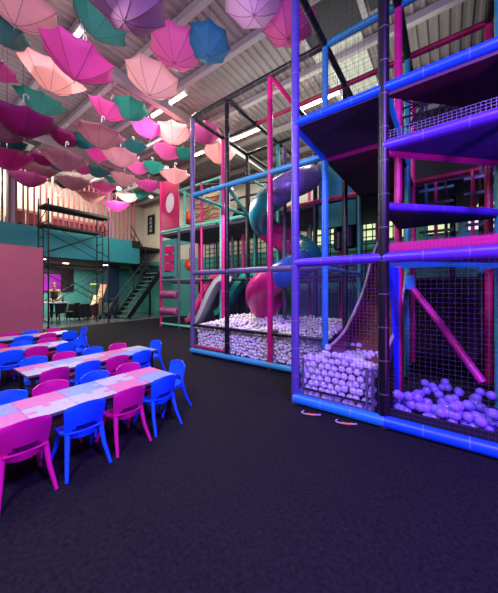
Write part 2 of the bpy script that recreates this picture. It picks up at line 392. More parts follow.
# ------------------------------------------------------------------ person in the lounge
pr = thing('person', 'person in tan top and black apron leaning over the lounge table', 'person', (-15.3, 5.0, 0), -1.9)   # local +y faces the table
def skin_body(name, joints, edges, m, parent, root=0, sub=2):
    me = bpy.data.meshes.new(name); me.from_pydata([j[0] for j in joints], edges, []); o = bpy.data.objects.new(name, me); C.objects.link(o); o.parent = parent
    md = o.modifiers.new('skin', 'SKIN'); sv = me.skin_vertices
    if not sv:
        bpy.context.view_layer.objects.active = o
    for i, j in enumerate(joints):
        r = j[1]; r = r if isinstance(r, tuple) else (r, r)
        me.skin_vertices[0].data[i].radius = r; me.skin_vertices[0].data[i].use_root = (i == root)
    sb = o.modifiers.new('sub', 'SUBSURF'); sb.levels = sub; sb.render_levels = sub
    md.use_smooth_shade = True; me.materials.append(m); return o
m_skin = mat('skin', '#c08a6c', rough=.55); m_tan = mat('tan_cloth', '#a38a4a', rough=.8); m_hair = mat('hair_brown', '#5a3a26', rough=.6)
J = [((0,0,.95),(.15,.11)),((0,.02,1.15),(.13,.1)),((0,.08,1.36),(.15,.11)),((0,.12,1.5),(.06,.06)),((0,.16,1.62),(.08,.095)),((0,.17,1.72),(.075,.085)),
     ((.17,.08,1.42),.05),((.25,.16,1.16),.042),((.14,.4,1.03),.033),((.1,.48,1.0),.035),
     ((-.17,.08,1.42),.05),((-.27,.14,1.17),.042),((-.15,.36,1.03),.033),((-.1,.45,1.0),.035),
     ((.09,-.02,.85),.085),((.1,.02,.5),.06),((.1,-.03,.1),.045),((.1,.1,.04),.045),
     ((-.09,-.02,.85),.085),((-.1,.03,.5),.06),((-.11,-.02,.1),.045),((-.11,.11,.04),.045)]
E = [(0,1),(1,2),(2,3),(3,4),(4,5),(2,6),(6,7),(7,8),(8,9),(2,10),(10,11),(11,12),(12,13),(0,14),(14,15),(15,16),(16,17),(0,18),(18,19),(19,20),(20,21)]
skin_body('body', J, E, m_skin, pr)
skin_body('top', [((0,.0,1.0),(.155,.12)),((0,.02,1.15),(.145,.115)),((0,.08,1.38),(.16,.12)),((.18,.08,1.42),.065),((.24,.14,1.22),.055),((-.18,.08,1.42),.065),((-.25,.12,1.23),.055)],
          [(0,1),(1,2),(2,3),(3,4),(2,5),(5,6)], m_tan, pr)
skin_body('trousers', [((0,0,.98),(.16,.125)),((.095,-.02,.84),.1),((.1,.02,.5),.075),((.1,-.03,.12),.06),((-.095,-.02,.84),.1),((-.1,.03,.5),.075),((-.11,-.02,.12),.06)],
          [(0,1),(1,2),(2,3),(0,4),(4,5),(5,6)], m_black, pr)
MB().shell([[(-.14+.28*i/6, .155+.05*k/6-.04*abs(i-3)/3+(.05 if k > 3 else 0), .75+.62*k/6) for i in range(7)] for k in range(7)], .02).obj('apron', m_black, pr, True)
hr = MB(); rows = []
for k in range(7):
    ph = PI*.62*k/6; rows.append([(.092*math.sin(ph)*math.cos(a), .15+.105*math.sin(ph)*math.sin(a)-.02, 1.69+.115*math.cos(ph)) for a in [2*PI*i/14 for i in range(14)]])
hr.grid(rows, closed=True).obj('hair', m_hair, pr, True)
for s_ in (-1, 1):
    for k in range(5):
        a = -.4+.2*k; p = Vector((s_*.1, .47, 1.0))
        MB().tube([p+Vector((math.sin(a)*.02, .01, 0)), p+Vector((math.sin(a)*.06, .055-.015*abs(k-2), -.01)), p+Vector((math.sin(a)*.075, .085-.02*abs(k-2), -.035))], [.01,.009,.007], 6).obj('finger', m_skin, pr, True)
    MB().tube([(s_*.035, .255, 1.7),(s_*.035,.262,1.7)], .012, 8).obj('eye', m_black, pr)
MB().tube([(0,.25,1.68),(0,.285,1.655),(0,.25,1.65)], [.012,.016,.012], 8).obj('nose', m_skin, pr, True)

# ------------------------------------------------------------------ umbrellas
UR = .55
def umbrella_parts(cname, col, detail, trans=.42):
    if cname in ('pale', 'cream', 'petal', 'lilac'): trans = .3
    m = mat('umbrella_'+cname, col, rough=.6, trans=trans)
    can = MB(); hgt = .36
    for s_ in range(8):
        a0 = 2*PI*s_/8; a1 = 2*PI*(s_+1)/8; rows = []
        for k in range(7):
            f = k/6; row = []
            for j in range(5):
                g = j/4; a = a0+(a1-a0)*g
                R = UR*f; ch = math.cos(PI/8)/math.cos((g-.5)*PI/4)       # chord between two ribs
                rr = R*(ch*(1-.05*f*math.sin(PI*g)))
                z = hgt*(f**1.65)*(1-.06*math.sin(PI*g)*f)
                if k == 6: z -= .0
                row.append((rr*math.cos(a), rr*math.sin(a), z))
            rows.append(row)
        rows.append([(p[0]*.985, p[1]*.985, p[2]+.035) if 0 else (p[0]*.965, p[1]*.965, p[2]+.03) for p in rows[-1]])
        can.grid(rows)
    out = [('canopy', can.mesh('canopy_'+cname, m, True))]
    return out
rib_me = MB()
def rib_mesh(k):
    a = 2*PI*k/8; pts = []
    for i in range(7):
        f = i/6; pts.append((UR*f*math.cos(a)*1.003, UR*f*math.sin(a)*1.003, .36*f**1.65-.004))
    return MB().tube(pts, .0028, 5).mesh('rib', mat('rib_dark', '#40203a', rough=.6))
RIB = [rib_mesh(k) for k in range(8)]
SHAFT = MB().tube([(0,0,-.07),(0,0,.62)], [.006,.007], 6).mesh('shaft', mat('umbrella_steel', '#8d8a90', rough=.4, metal=.6))
hk = [(0,0,.6),(0,0,.72)]+[(.035-.035*math.cos(t), 0, .72+.035*math.sin(t)) for t in [PI*i/6 for i in range(1,7)]]+[(.07,0,.69)]
HOOK = MB().tube(hk, .012, 6).mesh('handle', m_white)
UM = {}
COLS = dict(dusty='#b87c8a', purpink='#c08ab0', hot='#f456b8', pale='#e8a4a4', magenta='#a02070', teal='#1f8074', deepteal='#0f4a52', rose='#d0559c', petal='#dca4a8', blueteal='#1a6a98', lilac='#c89ac8', cream='#ecd8cc')
def umbrella(cx, cy, w, a, b, cn, label, spin=0, near=False):
    d = 2*UR*FPX/w
    p = at(cx, cy, d)
    if p.z > ZR-.95: d *= (ZR-.95-H)/(p.z-H); p = at(cx, cy, d); 
    a *= .65; b = b*.5-(.1 if near else .03)
    ax_ = (Vector((0,0,1))+RT*a+FW*b).normalized()
    sc_ = w*d/FPX/(2*UR)
    root = bpy.data.objects.new('hanging_umbrella', None); C.objects.link(root); root.empty_display_size = .1
    tag(root, label, 'umbrella', 'umbrellas hung upside down from the roof')
    q = ax_.to_track_quat('Z', 'Y').to_matrix().to_4x4() @ Matrix.Rotation(spin, 4, 'Z')
    base = p-ax_*.17*sc_
    root.matrix_world = Matrix.Translation(base) @ q @ Matrix.Scale(sc_, 4)
    if cn not in UM: UM[cn] = umbrella_parts(cn, COLS[cn], True)
    for nm, me in UM[cn]+[('shaft', SHAFT), ('handle', HOOK)]:
        o = bpy.data.objects.new(nm, me); C.objects.link(o); o.parent = root
    if near:
        for r in RIB: o = bpy.data.objects.new('rib', r); C.objects.link(o); o.parent = root
    top = base+ax_*.75*sc_
    loc = root.matrix_world.inverted() @ Vector(top); loc2 = root.matrix_world.inverted() @ Vector((top.x, top.y, ZR-.02))
    MB().tube([loc, loc2], .003, 4).obj('cord', m_netdark, root)
U = umbrella
U(17,14,72,.35,.15,'dusty','large dusty pink umbrella at the near left corner with its rim tilted down',.2,True)
U(4,38,42,.2,.3,'deepteal','dark teal umbrella peeking out below the large dusty pink one',.3,True)
U(96,28,56,.7,.2,'teal','steeply tilted teal umbrella right beside the brightest tube lamp',.1,True)
U(125,9,84,.05,.35,'purpink','biggest umbrella of all, purple-pink, overlapping a tilted teal one',.35,True)
U(77,69,68,.35,.15,'hot','bright hot pink umbrella glowing in front of the brightest tube lamp',.2,True)
U(52,83,58,.35,.1,'pale','pale pink umbrella just below left of the glowing hot pink one',.1,True)
U(-3,74,32,.3,.5,'magenta','magenta umbrella cut by the left frame edge beside the pale pink one',.3,True)
U(40,107,44,.4,-.05,'teal','teal umbrella below the pale pink one and above the wide dark magenta one',.4,True)
U(24,127,58,.15,-.08,'magenta','wide dark magenta umbrella under the tilted teal one at left',.2,True)
U(2,133,56,.4,-.1,'dusty','dusty pink umbrella half hidden behind the wide dark magenta one',.1)
U(6,147,36,.1,-.05,'deepteal','dark teal umbrella cut by the left frame edge under the dusty one',.3)
U(8,163,44,.0,-.08,'magenta','dark magenta umbrella lowest at the left frame edge above the slats',.3)
U(151,87,54,.25,.35,'petal','soft pink umbrella hiding the end of a tube lamp, below the rose one',.25,True)
U(175,56,53,.05,.5,'rose','rose pink umbrella touching the blue-green umbrella',.2,True)
U(208,50,45,.05,.6,'blueteal','blue and green umbrella with round outline next to the rose one',.35,True)
U(254,6,66,.0,.45,'lilac','large lilac-white umbrella beside the tall violet post',.35,True)
U(288,31,56,.1,.4,'rose','deep pink umbrella behind the top of the violet post',.2,True)
U(107,114,37,.5,.05,'hot','pink-magenta umbrella tilted behind a round teal one, centre of the cluster',.2,True)
U(130,114,36,.0,.3,'teal','round teal umbrella in front of the tilted pink-magenta one',.4,True)
U(146,132,32,.2,.3,'hot','hot pink umbrella between the round teal and the pale salmon ones',.1,True)
U(173,138,38,.0,.15,'pale','pale salmon umbrella left of the grey frame post',.2,True)
U(205,138,34,.0,.2,'rose','pink umbrella seen behind the top left corner of the play frame',.2)
U(219,158,34,.1,.05,'pale','pale pink umbrella behind the black and magenta posts of the play frame',.1)
U(175,179,30,.0,-.05,'pale','pale pink umbrella hanging just above the pink tower panel',.3)
U(166,155,28,.2,.25,'rose','pink umbrella between the pale salmon one and the tower, touching a teal one',.3)
U(184,156,21,.0,.2,'teal','teal umbrella immediately left of the grey frame post',.2)
U(100,141,46,.22,.0,'dusty','wide dusty pink umbrella in the centre, over a purple-magenta one',.3,True)
U(82,144,28,.35,.0,'deepteal','dark teal umbrella tucked under the left rim of the wide dusty one',.3)
U(64,141,34,.3,.0,'magenta','dark magenta umbrella between the wide dusty one and the wide dark magenta one',.3)
U(134,150,25,.0,.1,'deepteal','small dark teal umbrella right of the wide dusty pink one',.2)
U(120,161,36,.1,.0,'dusty','muted pink umbrella directly under the small dark teal one',.3)
U(97,157,26,.3,.0,'magenta','purple-magenta umbrella under the middle of the wide dusty one',.1)
U(64,164,42,.2,-.05,'dusty','mauve pink umbrella in front of the slats, over a teal one',.2)
U(42,161,26,.3,-.05,'magenta','dark magenta umbrella at the left end of the mauve one',.2)
U(50,169,25,.4,-.05,'deepteal','teal umbrella under the left rim of the mauve one',.2)
U(82,171,22,.2,0,'magenta','dark pink umbrella under the right rim of the mauve one',.3)
U(97,174,24,.15,.0,'deepteal','dark teal umbrella right of a dark pink one, above the scaffold',.2)
U(137,170,26,.2,.0,'rose','pink umbrella left behind a teal one near the tower',.3)
U(153,170,24,.0,.1,'teal','teal umbrella overlapping a pink one near the pink tower',.2)
U(124,182,28,.15,-.1,'dusty','faded pink umbrella near a ceiling lamp over the slats',.2)
U(111,181,14,.3,0,'teal','tiny teal umbrella left of the faded pink one',.3)
U(29,182,33,.0,-.08,'rose','pink umbrella alone in front of the lavender column',.2)
U(40,174,32,.15,-.1,'dusty','brownish pink umbrella above the one before the lavender column',.3)
U(74,186,31,.0,-.12,'dusty','flat dusty pink umbrella above the scaffold plank',.2)
U(63,186,16,.25,-.1,'teal','teal umbrella sticking out left of the flat dusty pink one',.2)
U(104,190,24,.0,-.05,'rose','pink umbrella over the right part of the scaffold',.3)
U(92,199,26,.0,-.12,'pale','flat salmon umbrella just above the scaffold top plank',.2)
U(149,188,25,.0,-.08,'hot','vivid hot pink umbrella left of the pink tower',.2)
U(128,199,24,.1,-.1,'cream','cream white umbrella left of a small teal one',.3)
U(140,196,18,.2,-.08,'teal','small teal umbrella overlapping the cream white one',.2)
U(117,208,24,.0,-.1,'hot','lowest hot pink umbrella, over the right end of the scaffold',.3)

# ------------------------------------------------------------------ tube lamps
m_tube = mat('lamp_tube', '#fff6e0', emit=16, ecol='#fff0d4')
def tubelamp(x, y, z, L, label, power=30):
    t = thing('tube_lamp', label, 'light', (x, y, z))
    MB().box(-L/2, L/2, -.035, .035, .01, .045).obj('housing', m_beam, t)
    MB().tube([(-L/2+.02, 0, -.035), (L/2-.02, 0, -.035)], .035, 10).obj('tube', m_tube, t, True)
    for s_ in (-1, 1): MB().box(s_*L/2-.015, s_*L/2+.015, -.045, .045, -.07, .045).obj('end_cap', m_white, t)
    r = MB()
    for s_ in (-1, 1): r = MB().tube([(s_*L*.35,0,.05),(s_*L*.35,0,ZR-.02-z)], .006, 5).obj('hanger', m_dark, t)
    ld_ = bpy.data.lights.new('tube_light', 'AREA'); ld_.shape = 'RECTANGLE'; ld_.size = L; ld_.size_y = .12; ld_.energy = power; ld_.color = (1, .9, .8)
    lo = bpy.data.objects.new('lamp_glow', ld_); C.objects.link(lo); lo.parent = t; lo.location = (0, 0, -.09)
def line(px, py, z): return at(px, py, (z-H)*FPX/(289-py))
for (px, py, L, l) in ((71.5, 41, 1.0, 'brightest tube lamp, behind the hot pink umbrella'), (159, 111, .62, 'tube lamp under the soft pink umbrella'), (178, 97, .62, 'tube lamp sticking out right of the soft pink umbrella'),
                       (245, 134, 1.25, 'long tube lamp seen through the left bays of the play frame'), (310, 104, .95, 'tube lamp left of the light blue post under the roof'), (331, 94.5, .45, 'tube lamp right of the light blue post under the roof'),
                       (201, 152, .75, 'small far tube lamp just right of the grey frame post')):
    p = line(px, py, 6.35); tubelamp(p.x, p.y, 6.35, L, l)
for (px, py, l) in ((166, 168, 'far round lamp above the pink tower'), (231, 189, 'far round lamp right of the black frame post'), (119, 189, 'far round lamp over the slats beside the faded pink umbrella'), (22, 176, 'far lamp shining through above the lavender column'),
                    (218, 192, 'far round lamp left of the magenta post over the deck'), (151, 197, 'far round lamp under the hot pink umbrella'), (12, 183, 'far lamp low over the left end of the slats'), (57, 195, 'far lamp over the slats between two umbrellas')):
    dd = min((6.3-H)*FPX/(289-py), 14.5); p = at(px, py, dd)
    if p.x < -15.4 : p = CAM+(p-CAM)*(-15.3/p.x)
    if p.y > 9.8: p = CAM+(p-CAM)*(9.7/p.y)
    t = thing('ceiling_spotlight', l, 'light', p)
    MB().tube([(0,0,-.02),(0,0,0)], .09, 14).obj('lens', m_down, t); MB().tube([(0,0,0),(0,0,.08)], .12, 14).obj('rim', m_white, t); MB().tube([(0,0,.08),(0,0,ZR-.01-p.z)], .01, 6).obj('stem', m_dark, t)

# ------------------------------------------------------------------ puzzle tables and chairs
m_tt = mat('table_edge', '#5a5668', rough=.4)
PZ = [mat('puzzle_pink', '#dd84a8', rough=.35), mat('puzzle_blue', '#90b0ea', rough=.35), mat('puzzle_grey', '#c6c6c8', rough=.35)]
TL, TW, TZ = 1.72, .54, .5
def puzzle_table(x, y1, label, seed):
    t = thing('puzzle_table', label, 'table', (x, y1-TL/2, 0), 0, 'long low puzzle-top tables')
    MB().box(-TW/2, TW/2, -TL/2, TL/2, TZ-.025, TZ-.003).obj('tabletop', m_tt, t)
    # jigsaw pieces inlaid in the top: 6 x 2, knobs on shared edges
    ny, nx = 5, 2; pz = MB(); R = random.Random(seed); hs = {}
    def edge(a, b, sign, g):
        """edge from a to b with a knob to the side `sign`"""
        a = Vector(a); b = Vector(b); d = b-a; n = Vector((-d.y, d.x))*sign; L = d.length; nn = n.normalized()
        if sign == 0: return [a]
        pts = [a, a+d*.40]; c = a+d*.5+nn*L*0+nn*.045
        for i in range(9):
            th = -PI*.75+PI*1.5*i/8
            pts.append(c+d.normalized()*.034*math.sin(th)*1.0*(1)+nn*.03*math.cos(th)*1.0)
        pts = [a, a+d*.5-d.normalized()*.018]+pts[2:]+[a+d*.5+d.normalized()*.018]
        return pts
    gap = .003
    for i in range(ny):
        for j in range(nx):
            x0 = -TW/2+TW*j/nx; x1 = x0+TW/nx; ya = -TL/2+TL*i/ny; yb = ya+TL/ny
            def sg_(kind, a, b): return hs.setdefault((kind, a, b), R.choice((-1, 1)))
            s0 = 0 if i == 0 else sg_('y', i, j); s2 = 0 if i == ny-1 else sg_('y', i+1, j)
            s3 = 0 if j == 0 else sg_('x', i, j); s1 = 0 if j == nx-1 else sg_('x', i, j+1)
            P = edge((x0,ya),(x1,ya), s0, 0)+edge((x1,ya),(x1,yb), -s1, 0)+edge((x1,yb),(x0,yb), -s2, 0)+edge((x0,yb),(x0,ya), s3, 0)
            cx, cy = (x0+x1)/2, (ya+yb)/2
            P = [(p.x+(cx-p.x)*.012, p.y+(cy-p.y)*.012) for p in P]
            ci = [[2,1],[1,0],[0,2],[1,2],[2,0],[0,1]][(i+seed) % 6][j]
            n = len(pz.v); pz.v += [(p[0], p[1], TZ) for p in P]; pz.face([n+k for k in range(len(P))], mi=ci)
    pz.obj('puzzle_inlay', PZ, t)
    MB().box(-TW/2+.03, TW/2-.03, -TL/2+.05, TL/2-.05, TZ-.075, TZ-.026).obj('apron', m_black, t)
    for a in (-1, 1):
        for b in (-1, 1): MB().box(a*(TW/2-.05)-.018, a*(TW/2-.05)+.018, b*(TL/2-.07)-.018, b*(TL/2-.07)+.018, 0, TZ-.026).obj('leg', m_black, t)
puzzle_table(-2.83, 2.06, 'long low puzzle-top table nearest the camera', 1)
puzzle_table(-4.14, 2.72, 'long low puzzle-top table, second from the camera', 2)
puzzle_table(-5.77, 2.12, 'long low puzzle-top table, third from the camera', 3)
puzzle_table(-7.2, 2.68, 'long low puzzle-top table farthest away, by the pink partition', 5)

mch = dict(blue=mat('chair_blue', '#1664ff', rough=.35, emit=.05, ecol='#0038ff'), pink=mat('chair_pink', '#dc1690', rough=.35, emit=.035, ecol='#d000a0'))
m_slot_shade = dict(blue=mat('slot_shade_blue', '#0a2590', rough=.5), pink=mat('slot_shade_pink', '#6c0850', rough=.5))  # chair hues darkened, shade of the slot put into colour
def make_chair(colr):
    m = mch[colr]; t = thing('kids_chair', 'x', 'chair', (0,0,0))
    # backrest: curved panel, arched top, slot low down
    rows = []; NR, NC = 12, 12
    for k in range(NR+1):
        f = k/NR; row = []
        for i in range(NC+1):
            g = -1+2*i/NC; w = .150+.022*f if f < .85 else .172-.03*((f-.85)/.15)**2
            w -= .02*max(0, .2-f)/.2
            z = .285+.285*f - (.028*g*g if f > .5 else 0)*(f-.5)*2 - .012*(1-f)*0
            if f < .25: z -= .02*(1-g*g)*(1-f/.25)
            y = -.135-.055*f+.045*g*g-.01*math.sin(PI*f)
            row.append((g*w*.93, y, z))
        rows.append(row)
    skip = [(2, i) for i in range(2, 10)]+[(3, i) for i in range(3, 9)]
    MB().shell(rows, .012, skip).obj('backrest', m, t, True, angle=60)
    MB().shell([[(p[0], p[1]+.004, p[2]) for p in rw[2:11]] for rw in rows[2:5]], .004).obj('slot_shade', m_slot_shade[colr], t, True, angle=60)  # darker panel behind the slot paints in its shade
    rows = []
    for k in range(9):
        f = k/8; row = []
        for i in range(9):
            g = -1+2*i/8; w = .15-.02*(1-f)+.012*math.sin(PI*f)
            z = .305+.012*g*g-.018*math.sin(PI*f)-(.03*max(0, f-.8)/.2)**1+ (.02*(1-f)**3)
            row.append((g*w, -.15+.31*f, z))
        rows.append(row)
    MB().shell(rows, .014).obj('seat', m, t, True, angle=60)
    for sx_ in (-1, 1):
        MB().tube([(sx_*.118,.1,.3),(sx_*.135,.13,.15),(sx_*.165,.185,0)], [.021,.017,.013], 10).obj('leg', m, t, True)
        MB().tube([(sx_*.125,-.12,.33),(sx_*.14,-.16,.16),(sx_*.165,-.235,0)], [.022,.018,.013], 10).obj('leg', m, t, True)
        MB().beam((sx_*.12,-.13,.29),(sx_*.12,.12,.285),.02,.035).obj('side_rail', m, t)
    return t
CH = {}
used = set()
def chair(x, y, rz, colr, label, group='child chairs around the puzzle tables'):
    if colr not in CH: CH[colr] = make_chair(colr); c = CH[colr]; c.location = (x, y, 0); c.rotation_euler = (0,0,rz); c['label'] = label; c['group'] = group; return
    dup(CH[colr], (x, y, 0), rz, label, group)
tn = ['nearest', 'second', 'third', 'farthest']; order = ['first', 'second', 'third', 'fourth']
rows_ = [  # table, near side X, [(Y, colour)], far side X
    (0, -2.60, [(.6,'pink'),(1.0,'blue'),(1.39,'pink'),(1.79,'blue')], -3.06, [(.68,'blue'),(1.02,'pink'),(1.45,'blue'),(1.84,'pink')]),
    (1, -3.92, [(1.2,'pink'),(1.58,'blue'),(1.97,'pink'),(2.35,'blue')], -4.42, [(1.25,'blue'),(1.63,'pink'),(2.03,'blue'),(2.42,'pink')]),
    (2, -5.55, [(1.17,'blue'),(1.5,'pink'),(1.92,'blue')], -6.02, [(1.17,'pink'),(1.5,'blue'),(1.9,'pink')]),
    (3, -6.98, [(1.68,'blue'),(2.08,'pink'),(2.5,'blue')], -7.42, [(1.64,'pink'),(2.03,'blue'),(2.46,'pink')])]
for (ti, xn, near, xf, far) in rows_:
    for (lst, x, rz, side) in ((near, xn, PI/2, 'near side'), (far, xf, -PI/2, 'far side')):
        for k, (y, c) in enumerate(lst):
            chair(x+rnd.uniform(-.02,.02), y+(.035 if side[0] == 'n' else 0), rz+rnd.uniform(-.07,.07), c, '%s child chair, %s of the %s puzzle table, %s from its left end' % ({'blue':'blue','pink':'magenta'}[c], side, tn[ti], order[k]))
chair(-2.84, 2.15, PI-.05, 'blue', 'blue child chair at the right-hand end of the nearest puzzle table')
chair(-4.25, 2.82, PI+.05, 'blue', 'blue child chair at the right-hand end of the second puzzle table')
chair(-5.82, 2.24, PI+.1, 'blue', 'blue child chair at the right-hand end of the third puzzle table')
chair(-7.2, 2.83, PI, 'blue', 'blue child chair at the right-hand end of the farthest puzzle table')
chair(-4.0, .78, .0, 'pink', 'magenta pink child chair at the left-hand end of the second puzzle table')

# ------------------------------------------------------------------ play frames
GX = [-4.8, -3.74, -2.68, -1.62, -.56, .5]; GY = [3.25, 4.33, 5.4, 6.46, 7.52]; Z1, Z2, Z3 = 1.84, 3.68, 5.5
def post(par, x, y, z0, z1, m, r=.05): return MB().tube([(x,y,z0),(x,y,z1)], r, 14).obj('post', F[m], par, True)
def rail(par, a, b, m, r=.052): return MB().tube([a, b], r, 12).obj('rail', F[m], par, True)
def net(par, o, u, v, nu, nv, m=None, r=.0011, name='safety_net'):
    """a knotted net: nu x nv meshes over the parallelogram o, o+u, o+v"""
    o = Vector(o); u = Vector(u); v = Vector(v); n_ = u.cross(v).normalized(); b = MB()
    for i in range(nu+1):
        p = o+u*(i/nu); b.beam(p, p+v, r*2)
    for j in range(nv+1):
        p = o+v*(j/nv); b.beam(p, p+u, r*2)
    return b.obj(name, m or m_net, par)
def deck(par, poly, z, m=None, th=.06): return MB().prism(poly, z-th, z).obj('deck', m or m_deck, par)
# --- near frame
NF = thing('play_structure', 'nearest soft play frame with violet and black padded posts, blue rails and triangular decks', 'play structure')
post(NF, GX[3], GY[0], 0, 5.6, 'violet', .053); post(NF, GX[4], GY[0], 0, 5.6, 'black', .056); post(NF, GX[5]+.0, GY[0], 0, 5.6, 'violet')
post(NF, GX[3], GY[1], 0, 3.75, 'blue'); post(NF, GX[3], GY[1], 3.75, 5.5, 'sky'); post(NF, GX[4], GY[1], 0, 5.45, 'magenta'); post(NF, GX[5], GY[1], 0, 5.5, 'teal')
post(NF, GX[3], GY[2], 0, 5.5, 'black'); post(NF, GX[4], GY[2], 0, 5.5, 'teal'); post(NF, GX[5], GY[2], 0, 5.5, 'crimson')
post(NF, GX[3], GY[3], 0, 5.5, 'teal', .045); post(NF, GX[4], GY[3], 0, 5.5, 'magenta', .045); post(NF, GX[5], GY[3], 0, 5.5, 'black', .045)
rail(NF, (GX[3], GY[0]-.03, .075), (GX[4]+.02, GY[0]-.03, .075), 'blue', .06); rail(NF, (GX[4], GY[0]-.03, .075), (1.6, GY[0]-.03, .075), 'uvblue', .062)
rail(NF, (GX[3], GY[0], Z1), (GX[4], GY[0], Z1), 'purple', .055); rail(NF, (GX[4], GY[0], Z1), (1.6, GY[0], Z1), 'purple', .06)
rail(NF, (GX[3], GY[0], Z2), (GX[4], GY[0], Z2), 'uvblue', .052); rail(NF, (GX[4], GY[0], Z2), (1.6, GY[0], Z2), 'uvblue', .055)
rail(NF, (GX[3], GY[0], Z2-.03), (GX[3], GY[1], Z2-.03), 'uvblue'); rail(NF, (GX[3], GY[1], Z2-.05), (GX[4], GY[1], Z2-.05), 'hotpink', .05)
rail(NF, (GX[3], GY[1], Z1), (GX[3], GY[3], Z1), 'sky', .045); rail(NF, (GX[3], GY[1], .08), (GX[3], GY[0], .08), 'blue', .05)
rail(NF, (GX[3], GY[1], Z3), (1.6, GY[1], Z3), 'sky', .055); rail(NF, (GX[3], GY[2], Z3), (1.6, GY[2], Z3), 'crimson', .05)
rail(NF, (GX[3], GY[0], Z3), (GX[3], GY[3], Z3), 'black', .055); rail(NF, (GX[4], GY[0], Z3), (GX[4], GY[3], Z3), 'black', .06); rail(NF, (GX[5], GY[0], Z3), (GX[5], GY[3], Z3), 'black', .05)
rail(NF, (GX[3], GY[2], Z2), (GX[4], GY[2], Z2), 'black'); rail(NF, (GX[3], GY[3], Z2), (GX[5], GY[3], Z2), 'crimson', .045)
rail(NF, (GX[4], GY[0], Z2), (GX[4], GY[2], Z2), 'blue', .05); rail(NF, (GX[4], GY[1], Z1), (GX[5], GY[1], Z1), 'blue', .05); rail(NF, (GX[5], GY[0], Z1), (GX[5], GY[3], Z1), 'blue', .05)
deck(NF, [(GX[3],GY[0]),(GX[4],GY[0]),(GX[4],GY[1]),(GX[3],GY[1])], Z2)
deck(NF, [(GX[3],GY[1]),(GX[4],GY[1]),(GX[4],GY[3]),(GX[3],GY[3])], Z2-.02, m_deckred)
tri_f = [(GX[4],GY[0]),(1.6,GY[0]),(1.6,GY[1]),(GX[5],GY[1])]
def diag(z, m, r=.055, a=(GX[4],GY[0]), b=(GX[5],GY[1])): rail(NF, (*a, z), (*b, z), m, r)
deck(NF, tri_f, Z2-.03, m_deckred); diag(Z2-.02, 'uvblue', .05)
m_decku = mat('deck_vinyl_purple', '#3a2a78', rough=.6, noise=.2)
deck(NF, tri_f, 3.05, m_decku); diag(3.0, 'hotpink', .05); rail(NF, (GX[4], GY[0], 3.05), (1.6, GY[0], 3.05), 'purple', .06)
net(NF, (GX[4], GY[0]-.03, 3.1), (2.1,0,0), (0,0,.09), 60, 3, F['plum'], .002)
deck(NF, [(GX[4],GY[0]),(GX[5],GY[1]),(GX[4],GY[1])], 2.44, m_black, .1); diag(2.4, 'purple', .045)
deck(NF, tri_f, Z1+.02, m_decku); diag(Z1-.04, 'blue', .05)
# raised pink net band and lower front nets
MB().box(GX[4], 1.6, GY[0]-.01, GY[0]+.01, Z1+.06, Z1+.15).obj('foam_band', F['magenta'], NF)
net(NF, (GX[4], GY[0]-.03, Z1+.06), (2.1,0,0), (0,0,.1), 60, 3)
net(NF, (GX[3], GY[0]-.02, .13), (1.06,0,0), (0,0,Z1-.19), 26, 42)
net(NF, (GX[4], GY[0]-.02, .13), (2.1,0,0), (0,0,Z1-.19), 44, 36, m_net, .0007)
net(NF, (GX[3], GY[0], Z2+.05), (1.06,0,0), (0,0,1.8), 16, 28, m_netdark, .0008); net(NF, (GX[3], GY[1], Z2+.05), (1.06,0,0), (0,0,1.75), 16, 28, m_netdark, .0008)
net(NF, (GX[3], GY[0], .13), (0,1.08,0), (0,0,Z1-.19), 24, 40, m_net, .0015)
# black base sill of the right pit
MB().box(GX[4], 1.6, GY[0]-.0, GY[0]+.06, .1, .2).obj('base_pad', m_black, NF)
# blue tapered curtain strip hanging beside the magenta post
cur = MB(); cur.prism([(0,0),(1,0),(1,1),(0,1)], 0, 1) if False else None
rows = [[(GX[4]+.015*math.sin(j*2.1), y0_+(y1_-y0_)*j/4, z) for j in range(5)] for (z, y0_, y1_) in ((.12, 4.14, 4.26), (.7, 4.0, 4.26), (1.3, 3.78, 4.26), (Z1-.05, 3.52, 4.26))]
MB().shell(rows, .02).obj('curtain', mat('uv_blue_vinyl', '#0a30ff', rough=.4, emit=.12), NF, True)
# leaning magenta pole with a knot
lp = MB().tube([(-.5, 5.2, 1.56), (-.1, 4.85, 1.02), (.36, 4.5, .32)], .05, 12).obj('padded_beam', F['hotpink'], NF, True)
MB().tube([(-.5, 5.18, 1.5), (-.5, 5.18, 1.72)], [.08,.06], 12).obj('strap_knot', F['blue'], NF, True)
# rope lattice strung high between posts
cg = MB(); R = random.Random(3)
for i in range(13):
    x0 = GX[4]+.1+R.random()*.9; cg.tube([(x0, GY[1], Z2+.05), (x0+R.uniform(-.25,.25), GY[1]+.03, Z2+.3), (x0+R.uniform(-.5,.5), GY[1], Z2+.62)], .014, 5)
for i in range(5): z = Z2+.1+.12*i; cg.tube([(GX[4], GY[1], z), ((GX[4]+GX[5])/2, GY[1], z-.09+.05*i), (GX[5], GY[1], z+R.uniform(-.08,.08))], .014, 5)
cg.obj('rope_web', m_netdark, NF)
